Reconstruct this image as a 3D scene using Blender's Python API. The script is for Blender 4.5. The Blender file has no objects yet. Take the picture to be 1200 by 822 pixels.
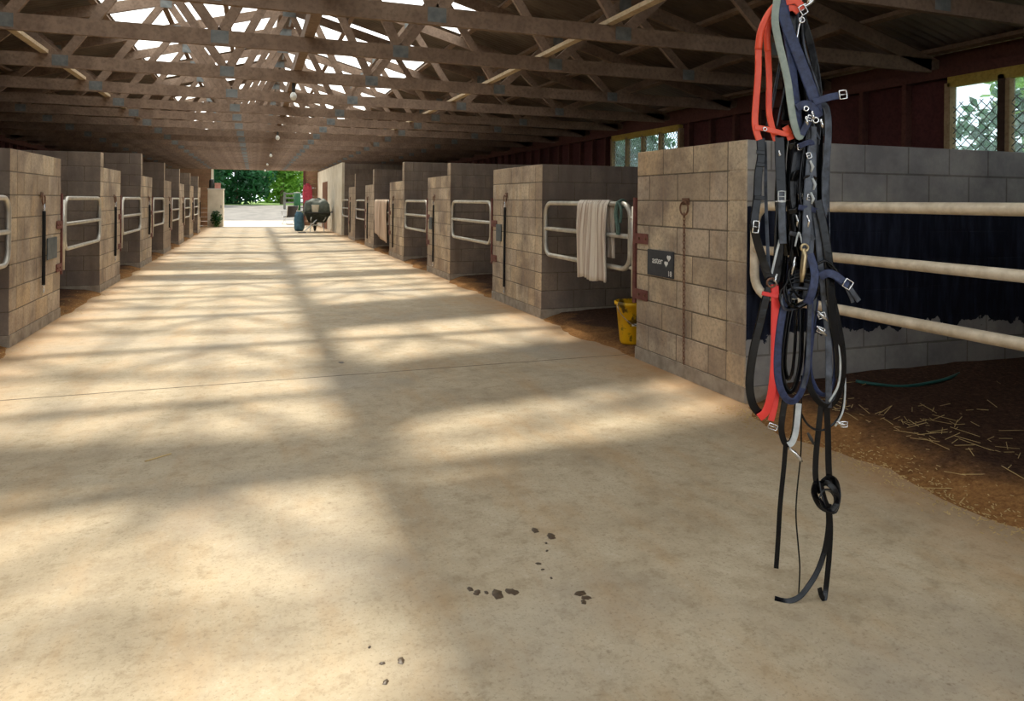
import bpy, bmesh, math, random
import numpy as np
from mathutils import Vector, Matrix, noise

rnd = random.Random(7)
sc = bpy.context.scene
C = sc.collection
R = math.radians
PI = math.pi

# ------------------------------------------------------------------ camera
F = 830.0
YAW = math.atan(302 / F)
cam = bpy.data.objects.new('camera', bpy.data.cameras.new('camera'))
C.objects.link(cam)
cam.data.sensor_fit = 'HORIZONTAL'
cam.data.sensor_width = 36
cam.data.lens = F / 1200 * 36
cam.data.shift_y = -175 / 1200
cam.data.clip_end = 500
cam.matrix_world = (Matrix.Translation((0, 0, 1.3)) @ Matrix.Rotation(-YAW, 4, 'Z')
                    @ Matrix.Rotation(PI / 2, 4, 'X') @ Matrix.Rotation(R(.53), 4, 'Z'))
sc.camera = cam

# ------------------------------------------------------------------ light
world = bpy.data.worlds.new('sky')
sc.world = world
world.use_nodes = True
bg = world.node_tree.nodes['Background']
bg.inputs[0].default_value = (.86, .93, 1, 1)
bg.inputs[1].default_value = 2.5
sun = bpy.data.objects.new('sun', bpy.data.lights.new('sun', 'SUN'))
C.objects.link(sun)
sun.data.energy = 9.0
sun.data.angle = R(3.6)
sun.data.color = (1, .925, .8)
sun.rotation_euler = Vector((.02, -.74, -1)).to_track_quat('-Z', 'Y').to_euler()
sc.view_settings.view_transform = 'Standard'
sc.view_settings.look = 'None'
sc.view_settings.gamma = 1
sc.view_settings.use_curve_mapping = False
sc.view_settings.exposure = 0.0
sc.cycles.use_denoising = True
sc.cycles.max_bounces = 8
sc.cycles.diffuse_bounces = 5
sc.cycles.transparent_max_bounces = 16
sc.cycles.caustics_reflective = False
sc.cycles.caustics_refractive = False
sc.cycles.sample_clamp_indirect = 8


# ------------------------------------------------------------------ materials
def srgb(r, g, b):
    f = lambda c: (c / 12.92 if c <= .04045 else ((c + .055) / 1.055) ** 2.4)
    return (f(r / 255), f(g / 255), f(b / 255), 1)


class NT:
    def __init__(s, name):
        s.m = bpy.data.materials.new(name)
        s.m.use_nodes = True
        s.t = s.m.node_tree
        s.b = s.t.nodes['Principled BSDF']
        s.out = s.t.nodes['Material Output']

    def n(s, typ, **kw):
        nd = s.t.nodes.new(typ)
        for k, v in kw.items():
            if k.startswith('i_'):
                nd.inputs[k[2:].replace('_', ' ')].default_value = v
            else:
                setattr(nd, k, v)
        return nd

    def l(s, a, b):
        s.t.links.new(a, b)

    def noise(s, vec, scale, detail=6, rough=.6):
        nd = s.n('ShaderNodeTexNoise')
        nd.inputs['Scale'].default_value = scale
        nd.inputs['Detail'].default_value = detail
        nd.inputs['Roughness'].default_value = rough
        if vec is not None:
            s.l(vec, nd.inputs['Vector'])
        return nd.outputs['Fac']

    def ramp(s, fac, stops, interp='LINEAR'):
        nd = s.n('ShaderNodeValToRGB')
        nd.color_ramp.interpolation = interp
        el = nd.color_ramp.elements
        while len(el) < len(stops):
            el.new(.5)
        for e, (p, c) in zip(el, stops):
            e.position = p
            e.color = c if len(c) == 4 else (*c, 1)
        s.l(fac, nd.inputs[0])
        return nd.outputs[0]

    def mix(s, fac, a, b, typ='MIX'):
        nd = s.n('ShaderNodeMix', data_type='RGBA', blend_type=typ)
        for sock, v in ((nd.inputs[0], fac), (nd.inputs[6], a), (nd.inputs[7], b)):
            if hasattr(v, 'is_output'):
                s.l(v, sock)
            else:
                sock.default_value = v
        return nd.outputs[2]

    def math(s, op, a, b=None, clamp=False):
        nd = s.n('ShaderNodeMath', operation=op, use_clamp=clamp)
        for sock, v in ((nd.inputs[0], a), (nd.inputs[1], b)):
            if v is None:
                continue
            if hasattr(v, 'is_output'):
                s.l(v, sock)
            else:
                sock.default_value = v
        return nd.outputs[0]

    def bump(s, h, strength=.3, dist=.01):
        nd = s.n('ShaderNodeBump')
        nd.inputs['Strength'].default_value = strength
        nd.inputs['Distance'].default_value = dist
        s.l(h, nd.inputs['Height'])
        s.l(nd.outputs[0], s.b.inputs['Normal'])


MATS = {}


def simple(name, c1, c2=None, rough=.7, metal=0, scale=8, bump=.15, spec=None, detail=6, lo=.35, hi=.65, stretch=None, world=False):
    if name in MATS:
        return MATS[name]
    t = NT(name)
    if world:
        vec = t.n('ShaderNodeNewGeometry').outputs['Position']
    else:
        vec = t.n('ShaderNodeTexCoord').outputs['Object']
    if stretch:
        mp = t.n('ShaderNodeMapping')
        mp.inputs['Scale'].default_value = stretch
        t.l(vec, mp.inputs[0])
        vec = mp.outputs[0]
    f = t.noise(vec, scale, detail)
    col = t.ramp(f, [(lo, c1), (hi, c2 or c1)])
    t.l(col, t.b.inputs['Base Color'])
    t.b.inputs['Roughness'].default_value = rough
    t.b.inputs['Metallic'].default_value = metal
    if spec is not None:
        t.b.inputs['Specular IOR Level'].default_value = spec
    if bump:
        t.bump(f, bump, .006)
    MATS[name] = t.m
    return t.m


def block_material(name, paint=False, dark=1.0):
    t = NT(name)
    g = t.n('ShaderNodeNewGeometry')
    pos = g.outputs['Position']
    rn = t.n('ShaderNodeObjectInfo').outputs['Random']
    big = t.noise(pos, 2.0, 6, .65)
    fine = t.noise(pos, 38, 4, .7)
    mp = t.n('ShaderNodeMapping')
    mp.inputs['Scale'].default_value = (5, 5, .8)
    t.l(pos, mp.inputs[0])
    drip = t.noise(mp.outputs[0], 1.6, 5)
    sz = t.n('ShaderNodeSeparateXYZ')
    t.l(pos, sz.inputs[0])
    z = sz.outputs[2]
    base = t.ramp(rn, [(0, srgb(174, 155, 133)), (.3, srgb(206, 186, 158)), (.55, srgb(194, 176, 156)), (.8, srgb(220, 202, 174)), (1, srgb(206, 180, 146))])
    base = t.mix(t.ramp(big, [(.4, (0, 0, 0)), (.64, (.9, .9, .9))]), base, srgb(138, 122, 110))
    base = t.mix(t.ramp(drip, [(.5, (0, 0, 0)), (.78, (.5, .5, .5))]), base, srgb(186, 154, 118))
    if not paint:
        # the stall side of every wall is mixed towards darker greys
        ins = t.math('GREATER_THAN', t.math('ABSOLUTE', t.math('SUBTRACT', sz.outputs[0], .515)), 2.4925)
        dark_mix = t.mix(t.ramp(drip, [(.35, (0, 0, 0)), (.7, (1, 1, 1))]), srgb(122, 111, 104), srgb(86, 79, 80))
        base = t.mix(t.math('MULTIPLY', ins, .72), base, dark_mix)
    base = t.mix(t.ramp(fine, [(.3, (.5, .5, .5)), (.55, (0, 0, 0))]), base, srgb(118, 106, 98))
    if paint:
        wob = t.math('MULTIPLY', t.math('SUBTRACT', t.noise(pos, 7, 6), .5), .35)
        zz = t.math('ADD', z, wob)
        lo = t.math('GREATER_THAN', zz, .43)
        hi = t.math('LESS_THAN', t.math('ADD', z, t.math('MULTIPLY', wob, .12)), 1.275)
        inside = t.math('GREATER_THAN', sz.outputs[0], 3.012)
        m = t.math('MULTIPLY', t.math('MULTIPLY', lo, hi), inside)
        grey = t.mix(t.ramp(big, [(.35, (0, 0, 0)), (.7, (1, 1, 1))]), srgb(168 * dark, 168 * dark, 166 * dark), srgb(128 * dark, 127 * dark, 130 * dark))
        base = t.mix(t.math('MULTIPLY', inside, .8), base, grey)
        ink = t.mix(t.ramp(t.noise(mp.outputs[0], 3, 6), [(.45, (0, 0, 0)), (.8, (.8, .8, .8))]), srgb(20, 24, 38), srgb(62, 68, 88))
        base = t.mix(m, base, ink)
        t.l(t.ramp(m, [(0, (.9, .9, .9)), (1, (.55, .55, .55))]), t.b.inputs['Roughness'])
    else:
        t.b.inputs['Roughness'].default_value = .92
    t.l(base, t.b.inputs['Base Color'])
    t.b.inputs['Specular IOR Level'].default_value = .25
    t.bump(fine, .35, .004)
    return t.m


def concrete_floor():
    t = NT('aisle_concrete')
    pos = t.n('ShaderNodeNewGeometry').outputs['Position']
    big = t.noise(pos, .55, 6, .6)
    mid = t.noise(pos, 2.6, 7, .65)
    mp = t.n('ShaderNodeMapping')
    mp.inputs['Scale'].default_value = (1.7, .55, 1)
    mp.inputs['Rotation'].default_value = (0, 0, .2)
    t.l(pos, mp.inputs[0])
    sweep = t.noise(mp.outputs[0], 2.2, 6, .65)
    fine = t.noise(pos, 75, 4, .75)
    c = t.ramp(mid, [(.28, srgb(164, 147, 122)), (.5, srgb(186, 169, 142)), (.74, srgb(204, 189, 163))])
    sp2 = t.noise(pos, 11, 8, .8)
    c = t.mix(t.ramp(sp2, [(.36, (.6, .6, .6)), (.5, (0, 0, 0))]), c, srgb(150, 130, 102))
    c = t.mix(t.ramp(sp2, [(.56, (0, 0, 0)), (.72, (.6, .6, .6))]), c, srgb(214, 202, 182))
    c = t.mix(t.ramp(sweep, [(.48, (0, 0, 0)), (.7, (.6, .6, .6))]), c, srgb(184, 152, 112))
    c = t.mix(t.ramp(big, [(.5, (0, 0, 0)), (.68, (.65, .65, .65))]), c, srgb(166, 158, 146))
    c = t.mix(t.ramp(fine, [(.28, (.65, .65, .65)), (.46, (0, 0, 0))]), c, srgb(120, 101, 78))
    spot = t.noise(pos, 21, 3, .5)
    c = t.mix(t.ramp(spot, [(.7, (0, 0, 0)), (.78, (.5, .5, .5))]), c, srgb(112, 92, 68))
    # tan dust drifting off the bedding along both stall rows
    sp = t.n('ShaderNodeSeparateXYZ')
    t.l(pos, sp.inputs[0])
    dx = t.math('ABSOLUTE', t.math('SUBTRACT', sp.outputs[0], .515))
    e = t.math('ADD', dx, t.math('MULTIPLY', t.math('SUBTRACT', mid, .5), 1.1))
    c = t.mix(t.ramp(t.math('MULTIPLY', e, .3), [(.55, (0, 0, 0)), (.7, (.45, .45, .45)), (.78, (.85, .85, .85))]), c, srgb(170, 127, 82))
    t.l(c, t.b.inputs['Base Color'])
    t.l(t.ramp(mid, [(.3, (.6, .6, .6)), (.7, (.8, .8, .8))]), t.b.inputs['Roughness'])
    t.b.inputs['Specular IOR Level'].default_value = .35
    t.bump(fine, .25, .003)
    return t.m


def timber(name, c1, c2):
    t = NT(name)
    tc = t.n('ShaderNodeTexCoord').outputs['Object']
    rn = t.n('ShaderNodeObjectInfo').outputs['Random']
    f = t.noise(tc, 3.5, 6)
    g = t.noise(tc, 30, 4)
    c = t.ramp(f, [(.3, c1), (.7, c2)])
    c = t.mix(t.math('MULTIPLY', rn, .45), c, c1)
    c = t.mix(t.ramp(g, [(.35, (.4, .4, .4)), (.55, (0, 0, 0))]), c, (c1[0] * .5, c1[1] * .5, c1[2] * .5, 1))
    t.l(c, t.b.inputs['Base Color'])
    t.b.inputs['Roughness'].default_value = .85
    t.b.inputs['Specular IOR Level'].default_value = .2
    t.bump(g, .2, .003)
    return t.m


def sheet_plastic(name, see, tint):
    """weathered clear sheet: part see-through, part light-scattering"""
    t = NT(name)
    t.t.nodes.remove(t.b)
    tr = t.n('ShaderNodeBsdfTransparent')
    tr.inputs[0].default_value = tint
    tl = t.n('ShaderNodeBsdfTranslucent')
    tl.inputs[0].default_value = tint
    gl = t.n('ShaderNodeBsdfGlossy')
    gl.inputs['Roughness'].default_value = .25
    m1 = t.n('ShaderNodeMixShader')
    tc = t.n('ShaderNodeNewGeometry').outputs['Position']
    f = t.ramp(t.noise(tc, 2.5, 5), [(.3, (1 - see - .1,) * 3), (.7, (1 - see + .1,) * 3)])
    t.l(f, m1.inputs[0])
    t.l(tr.outputs[0], m1.inputs[1])
    t.l(tl.outputs[0], m1.inputs[2])
    m2 = t.n('ShaderNodeMixShader')
    m2.inputs[0].default_value = .05
    t.l(m1.outputs[0], m2.inputs[1])
    t.l(gl.outputs[0], m2.inputs[2])
    t.l(m2.outputs[0], t.out.inputs[0])
    return t.m


def leaf_material(name, c1, c2, c3):
    t = NT(name)
    pos = t.n('ShaderNodeNewGeometry').outputs['Position']
    f = t.noise(pos, .9, 5)
    h = t.noise(pos, 7, 3)
    c = t.ramp(f, [(.3, c1), (.5, c2), (.7, c3)])
    c = t.mix(t.ramp(h, [(.4, (0, 0, 0)), (.7, (.5, .5, .5))]), c, c3)
    t.l(c, t.b.inputs['Base Color'])
    t.b.inputs['Roughness'].default_value = .6
    tl = t.n('ShaderNodeBsdfTranslucent')
    t.l(c, tl.inputs[0])
    m = t.n('ShaderNodeMixShader')
    m.inputs[0].default_value = .4
    t.l(t.b.outputs[0], m.inputs[1])
    t.l(tl.outputs[0], m.inputs[2])
    t.l(m.outputs[0], t.out.inputs[0])
    return t.m


M = {}
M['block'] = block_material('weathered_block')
M['block_paint'] = block_material('block_with_dark_coating', True)
M['mortar_paint'] = block_material('mortar_with_dark_coating', True, .68)

M['mortar'] = simple('mortar', srgb(98, 87, 74), srgb(122, 110, 95), .95, scale=30, world=True)
M['footing'] = simple('footing', srgb(142, 130, 116), srgb(176, 164, 148), .95, scale=9, world=True)
M['floor'] = concrete_floor()
M['joint'] = simple('joint_filler', srgb(48, 41, 34), srgb(68, 58, 48), .95)
M['truss'] = timber('truss_timber', srgb(122, 101, 86), srgb(160, 137, 118))
M['lath'] = timber('pale_lath', srgb(190, 168, 138), srgb(216, 196, 166))
M['stud'] = timber('stud_timber', srgb(88, 56, 50), srgb(108, 70, 60))
M['red_panel'] = timber('red_brown_cladding', srgb(78, 44, 44), srgb(98, 56, 54))
M['post_pale'] = timber('pale_window_post', srgb(150, 124, 92), srgb(186, 160, 124))
M['post_dark'] = timber('dark_window_post', srgb(66, 50, 42), srgb(90, 70, 58))
M['lintel_yellow'] = timber('yellow_lintel', srgb(176, 148, 70), srgb(206, 178, 96))
M['gable'] = timber('gable_boards', srgb(128, 98, 76), srgb(160, 128, 102))
M['plate'] = simple('nail_plate', srgb(98, 102, 102), srgb(128, 130, 128), .7, .15, 12)
M['sheet'] = simple('roof_iron', srgb(84, 72, 62), srgb(122, 108, 96), .6, .25, 1.5, 0, world=True)
M['skylight'] = sheet_plastic('skylight_sheet', .62, (.97, .97, .93, 1))
M['pane'] = sheet_plastic('hazy_pane', .86, (.86, .95, .96, 1))
M['galv'] = simple('galvanised_pipe', srgb(176, 170, 160), srgb(208, 202, 190), .42, .55, 9, .05)
M['pipe_cream'] = simple('worn_cream_pipe', srgb(196, 180, 156), srgb(228, 214, 192), .5, .1, 14, .1)
M['rust'] = simple('red_oxide_steel', srgb(98, 50, 46), srgb(124, 74, 66), .65, .2, 12)
M['chain'] = simple('rusty_chain', srgb(98, 66, 52), srgb(140, 104, 82), .6, .5, 60)
M['wire'] = simple('mesh_wire', srgb(58, 62, 62), srgb(82, 86, 84), .6, .4, 20, 0)
M['straw'] = simple('straw', srgb(168, 138, 86), srgb(206, 178, 122), .8, 0, 5, 0)
M['rubber'] = simple('black_rubber', srgb(16, 16, 18), srgb(28, 28, 30), .6, spec=.25)
M['slate'] = simple('dark_board', srgb(40, 44, 52), srgb(54, 58, 66), .6, 0, 10, .05)
M['slate_grey'] = simple('grey_slate_board', srgb(74, 80, 84), srgb(98, 104, 106), .6, 0, 10, .05)
M['chalk'] = simple('white_paint', srgb(214, 216, 214), srgb(236, 238, 236), .8, 0, 60, 0)
M['cream_cloth'] = simple('cream_cloth', srgb(186, 164, 146), srgb(238, 228, 214), .95, 0, 1, .5, lo=.38, hi=.5, stretch=(1, 70, .6))
M['pink_cloth'] = simple('dusty_pink_cloth', srgb(168, 138, 116), srgb(220, 196, 174), .95, 0, 1, .5, lo=.38, hi=.55, stretch=(1, 30, .6))
M['teal_rope'] = simple('teal_rope', srgb(70, 92, 84), srgb(96, 118, 108), .9, 0, 60)
M['yellow'] = simple('stained_yellow_plastic', srgb(232, 182, 16), srgb(228, 176, 20), .45, 0, 5, .05)
M['hose'] = simple('green_hose', srgb(28, 78, 72), srgb(40, 96, 88), .5)
M['leather'] = simple('black_leather', srgb(7, 8, 10), srgb(18, 19, 23), .2, 0, 30, .3, .3)
M['leather_worn'] = simple('worn_grey_leather', srgb(30, 33, 40), srgb(88, 96, 110), .35, 0, 22, .2, .5)
M['navy'] = simple('navy_webbing', srgb(26, 35, 66), srgb(52, 65, 104), .5, 0, 60, .2)
M['orange'] = simple('orange_red_strap', srgb(222, 68, 40), srgb(240, 92, 58), .4, 0, 10, .05)
M['orange_red'] = simple('bright_red_strap', srgb(226, 48, 44), srgb(240, 66, 58), .4, 0, 10, .05)
M['sage'] = simple('sage_grey_strap', srgb(136, 150, 142), srgb(162, 174, 166), .6, 0, 30, .1)
M['palegrey'] = simple('pale_grey_strap', srgb(176, 182, 184), srgb(206, 210, 210), .5, 0, 30, .1)
M['steel'] = simple('bright_steel', srgb(206, 208, 210), srgb(232, 232, 232), .22, .95, 10, 0)
M['brass'] = simple('dull_brass', srgb(170, 150, 112), srgb(206, 188, 150), .35, .8, 10, 0)
M['cream_wall'] = simple('cream_wall_paint', srgb(212, 200, 176), srgb(236, 226, 206), .8, 0, 2, .05, world=True)
M['brown_door'] = timber('brown_door', srgb(110, 70, 46), srgb(138, 92, 62))
M['mud'] = simple('wet_mud', srgb(70, 55, 40), srgb(94, 76, 56), .45, 0, 60, .2)
M['gravel'] = simple('gravel', srgb(76, 73, 67), srgb(104, 99, 91), .95, 0, 1.2, .2, world=True)
M['apron'] = simple('apron_concrete', srgb(150, 142, 128), srgb(170, 162, 146), .9, 0, 1, .1, world=True)
M['dark_mix'] = simple('dirt_dark_grass', srgb(82, 74, 58), srgb(96, 100, 64), .95, 0, 1.2, .2, world=True)  # dirt and dark grass tones for the ground beside the barn
M['grass'] = simple('grass', srgb(76, 104, 36), srgb(108, 138, 48), .95, 0, 2, .3, world=True)
M['bark'] = simple('bark', srgb(92, 78, 62), srgb(130, 112, 92), .95, 0, 4, .4)
M['fence'] = timber('grey_fence_timber', srgb(92, 90, 80), srgb(126, 122, 110))
M['leaf_dark'] = leaf_material('dark_leaves', srgb(22, 58, 34), srgb(34, 84, 46), srgb(52, 112, 58))
M['leaf_mid'] = leaf_material('mid_leaves', srgb(54, 100, 36), srgb(92, 142, 48), srgb(150, 188, 70))
M['leaf_bright'] = leaf_material('bright_leaves', srgb(110, 150, 40), srgb(164, 194, 58), srgb(212, 222, 96))
M['chair_black'] = simple('black_vinyl', srgb(22, 20, 22), srgb(36, 32, 34), .55)
M['tarp'] = simple('grey_green_tarp', srgb(66, 74, 68), srgb(104, 112, 102), .7, 0, 6, .3)
M['barrow'] = simple('dark_green_tray', srgb(44, 50, 46), srgb(66, 72, 64), .6, .2)
M['jacket'] = simple('crimson_jacket', srgb(150, 44, 66), srgb(184, 70, 90), .85)
M['blue_bag'] = simple('blue_bag', srgb(58, 96, 120), srgb(84, 126, 148), .7)
M['white_plastic'] = simple('white_plastic', srgb(220, 220, 214), srgb(236, 236, 230), .5)
M['dark_plastic'] = simple('dark_plastic', srgb(44, 42, 40), srgb(60, 58, 54), .5)
M['pinkbox'] = simple('pink_box', srgb(190, 130, 116), srgb(208, 150, 134), .8)
M['bulb'] = simple('white_bulb_glass', srgb(236, 236, 230), srgb(246, 246, 240), .3, 0, 4, 0)


def sawdust():
    t = NT('sawdust')
    pos = t.n('ShaderNodeNewGeometry').outputs['Position']
    a = t.noise(pos, 3, 5)
    f = t.noise(pos, 42, 6, .75)
    c = t.ramp(f, [(.32, srgb(48, 34, 29)), (.55, srgb(82, 59, 47)), (.75, srgb(118, 90, 70))])
    # thin dry shavings lie along the opening, stall shade painted into bedding further in
    sp = t.n('ShaderNodeSeparateXYZ')
    t.l(pos, sp.inputs[0])
    d = t.math('SUBTRACT', t.math('ABSOLUTE', t.math('SUBTRACT', sp.outputs[0], .515)), 2.485)
    d = t.math('ADD', d, t.math('MULTIPLY', t.math('SUBTRACT', a, .5), .9))
    dry = t.ramp(f, [(.3, srgb(122, 82, 46)), (.6, srgb(168, 122, 74)), (.8, srgb(200, 160, 108))])
    c = t.mix(t.ramp(d, [(.0, (.85, .85, .85)), (.32, (0, 0, 0))]), c, dry)
    t.l(c, t.b.inputs['Base Color'])
    t.b.inputs['Roughness'].default_value = .97
    t.b.inputs['Specular IOR Level'].default_value = .1
    t.bump(f, .8, .012)
    return t.m


M['sawdust'] = sawdust()


def stained_yellow():
    t = NT('yellow_plastic_with_dirt')
    pos = t.n('ShaderNodeTexCoord').outputs['Object']
    f = t.noise(pos, 9, 5, .6)
    c = t.mix(t.ramp(f, [(.53, (0, 0, 0)), (.6, (.9, .9, .9))]), srgb(238, 186, 10), srgb(70, 54, 26))
    t.l(c, t.b.inputs['Base Color'])
    t.b.inputs['Roughness'].default_value = .45
    return t.m


M['yellow'] = stained_yellow()


# ------------------------------------------------------------------ mesh builder
class MB:
    def __init__(s):
        s.v, s.f = [], []

    def quad(s, a, b, c, d):
        n = len(s.v)
        s.v += [a, b, c, d]
        s.f.append((n, n + 1, n + 2, n + 3))

    def box(s, x0, x1, y0, y1, z0, z1):
        n = len(s.v)
        s.v += [(x0, y0, z0), (x1, y0, z0), (x1, y1, z0), (x0, y1, z0), (x0, y0, z1), (x1, y0, z1), (x1, y1, z1), (x0, y1, z1)]
        s.f += [tuple(n + i for i in q) for q in ((0, 3, 2, 1), (4, 5, 6, 7), (0, 1, 5, 4), (1, 2, 6, 5), (2, 3, 7, 6), (3, 0, 4, 7))]
        return s

    def bar(s, p, q, w, d, up=(0, 1, 0)):
        """rectangular bar p->q: w wide across, d deep along `up`"""
        p, q, up = Vector(p), Vector(q), Vector(up)
        t = (q - p).normalized()
        a = t.cross(up)
        if a.length < 1e-5:
            a = t.orthogonal()
        a.normalize()
        b = a.cross(t).normalized()
        n = len(s.v)
        for e in (p, q):
            for i, j in ((-1, -1), (1, -1), (1, 1), (-1, 1)):
                s.v.append(tuple(e + a * (i * w / 2) + b * (j * d / 2)))
        s.f += [tuple(n + i for i in k) for k in ((3, 2, 1, 0), (4, 5, 6, 7), (0, 1, 5, 4), (1, 2, 6, 5), (2, 3, 7, 6), (3, 0, 4, 7))]
        return s

    def tube(s, pts, r, k=8, closed=False):
        pts = [Vector(p) for p in pts]
        N = len(pts)
        rr = r if isinstance(r, (list, tuple)) else [r] * N
        n0 = len(s.v)
        prev = None
        for i, p in enumerate(pts):
            if closed:
                t = pts[(i + 1) % N] - pts[i - 1]
            else:
                t = pts[min(i + 1, N - 1)] - pts[max(i - 1, 0)]
            t.normalize()
            if prev is None:
                a = t.cross(Vector((0, 0, 1)))
                if a.length < .05:
                    a = t.cross(Vector((1, 0, 0)))
            else:
                a = prev - t * prev.dot(t)
                if a.length < 1e-4:
                    a = t.orthogonal()
            a.normalize()
            prev = a
            b = t.cross(a)
            for j in range(k):
                an = 2 * PI * j / k
                s.v.append(tuple(p + (a * math.cos(an) + b * math.sin(an)) * rr[i]))
        for i in range(N if closed else N - 1):
            i2 = (i + 1) % N
            for j in range(k):
                j2 = (j + 1) % k
                s.f.append((n0 + i * k + j, n0 + i * k + j2, n0 + i2 * k + j2, n0 + i2 * k + j))
        if not closed:
            s.f.append(tuple(n0 + j for j in range(k))[::-1])
            s.f.append(tuple(n0 + (N - 1) * k + j for j in range(k)))
        return s

    def ribbon(s, pts, w, th=.003, face=(0, -1, 0), roll=0.0):
        """flat strap along pts; `face` is the way its broad side looks"""
        pts = [Vector(p) for p in pts]
        N = len(pts)
        face = Vector(face)
        n0 = len(s.v)
        for i, p in enumerate(pts):
            t = (pts[min(i + 1, N - 1)] - pts[max(i - 1, 0)]).normalized()
            fa = face - t * face.dot(t)
            if fa.length < 1e-3:
                fa = t.orthogonal()
            fa.normalize()
            ro = roll(i / (N - 1)) if callable(roll) else roll
            if ro:
                fa = Matrix.Rotation(ro, 3, t) @ fa
            a = t.cross(fa).normalized()
            for x, y in ((-1, -.6), (-.8, -1), (.8, -1), (1, -.6), (1, .6), (.8, 1), (-.8, 1), (-1, .6)):
                s.v.append(tuple(p + a * (x * w / 2) + fa * (-y * th / 2)))
        for i in range(N - 1):
            for j in range(8):
                j2 = (j + 1) % 8
                s.f.append((n0 + i * 8 + j, n0 + i * 8 + j2, n0 + (i + 1) * 8 + j2, n0 + (i + 1) * 8 + j))
        s.f.append(tuple(n0 + j for j in range(8))[::-1])
        s.f.append(tuple(n0 + (N - 1) * 8 + j for j in range(8)))
        return s

    def lathe(s, prof, c=(0, 0, 0), k=24):
        n0 = len(s.v)
        for r, z in prof:
            for j in range(k):
                a = 2 * PI * j / k
                s.v.append((c[0] + r * math.cos(a), c[1] + r * math.sin(a), c[2] + z))
        for i in range(len(prof) - 1):
            for j in range(k):
                j2 = (j + 1) % k
                s.f.append((n0 + i * k + j, n0 + i * k + j2, n0 + (i + 1) * k + j2, n0 + (i + 1) * k + j))
        return s

    def build(s, name, m, parent=None, smooth=False, world=True):
        me = bpy.data.meshes.new(name)
        v = s.v
        if parent is not None and world:
            o = parent_origin(parent)
            v = [(a - o[0], b - o[1], c - o[2]) for a, b, c in v]
        me.from_pydata(v, [], s.f)
        me.materials.append(M[m] if isinstance(m, str) else m)
        if smooth:
            me.shade_smooth()
        return add(name, me, parent)


ORG = {}


def parent_origin(p):
    return ORG.get(p.name, (0, 0, 0))


def add(name, me, parent=None):
    o = bpy.data.objects.new(name, me)
    C.objects.link(o)
    if parent is not None:
        o.parent = parent
        ORG[o.name] = parent_origin(parent)
    return o


def tag(o, label=None, cat=None, group=None, kind=None):
    for k, v in (('label', label), ('category', cat), ('group', group), ('kind', kind)):
        if v:
            o[k] = v
    return o


def thing(name, loc, label, cat, group=None, rz=0):
    o = bpy.data.objects.new(name, None)
    o.empty_display_size = .1
    C.objects.link(o)
    o.location = loc
    o.rotation_euler = (0, 0, rz)
    if rz == 0:
        ORG[o.name] = tuple(loc)
    return tag(o, label, cat, group)


def structure(name, mb=None, m=None, **kw):
    if mb is None:
        o = bpy.data.objects.new(name, None)
        C.objects.link(o)
    else:
        o = mb.build(name, m, **kw)
    o['kind'] = 'structure'
    return o


def spline(ctrl, n=8, closed=False):
    P = [Vector(c) for c in ctrl]
    out = []
    N = len(P)
    rng = range(N if closed else N - 1)
    for i in rng:
        if closed:
            p0, p1, p2, p3 = P[i - 1], P[i], P[(i + 1) % N], P[(i + 2) % N]
        else:
            p0, p1, p2, p3 = P[max(i - 1, 0)], P[i], P[i + 1], P[min(i + 2, N - 1)]
        for k in range(n):
            t = k / n
            out.append(.5 * ((2 * p1) + (p2 - p0) * t + (2 * p0 - 5 * p1 + 4 * p2 - p3) * t * t + (3 * p1 - p0 - 3 * p2 + p3) * t ** 3))
    if not closed:
        out.append(P[-1])
    return out


# ------------------------------------------------------------------ layout (metres; x across, y down the aisle)
XR, XL = 3.0, -1.97          # faces of the two stall rows
WR, WL = 6.6, -5.57          # outer walls
XC = .515                    # ridge line
Y0, Y1 = -7.0, 37.0          # near and far ends of the barn
COURSE, FOOT, BT = .2025, .1, .2
RIGHT = [(-.25, 1.55), (3.8, 5.2), (7.28, 9.0), (11.2, 12.8), (15.0, 16.7), (19.05, 20.6), (22.75, 24.4)]
LEFT = [(3.6, 5.2), (7.2, 8.9), (11.0, 12.55), (14.65, 16.2), (18.2, 19.75), (21.75, 23.25), (25.25, 26.7), (28.75, 30.1)]
R_TALL = [8, 8, 8, 9, 10, 10, 10]
L_TALL = [8, 8, 9, 10, 10, 10, 10, 10]
ROOF_ROOM_Y = 26.5
SLOPE = .27
HALF = WR - XC


def roof_z(x):               # underside of rafter
    return 2.70 + SLOPE * (HALF - abs(x - XC))


# ------------------------------------------------------------------ floor
floor = structure('floor', MB().box(XL - .3, XR + .3, Y0 - 4, Y1, -.3, -.012), 'joint')
ys = [Y0 - 4, -8.45, -1.55, 5.35, 12.25, 19.15, 26.05, Y1]
for a, b in zip(ys, ys[1:]):
    MB().box(XL - .3, XR + .3, a + .007, b - .007, -.011, 0).build('concrete_slab', 'floor', floor)
    MB().box(XL - .3, XR + .3, b - .0068, b + .0068, -.011, -.0008).build('joint_strip', 'joint', floor)
for i, x in enumerate(((XR + .3, WR), (WL, XL - .3))):
    structure('floor_subsoil_%d' % (i + 1), MB().box(x[0], x[1], Y0, Y1, -.3, -.03), 'joint')


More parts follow.
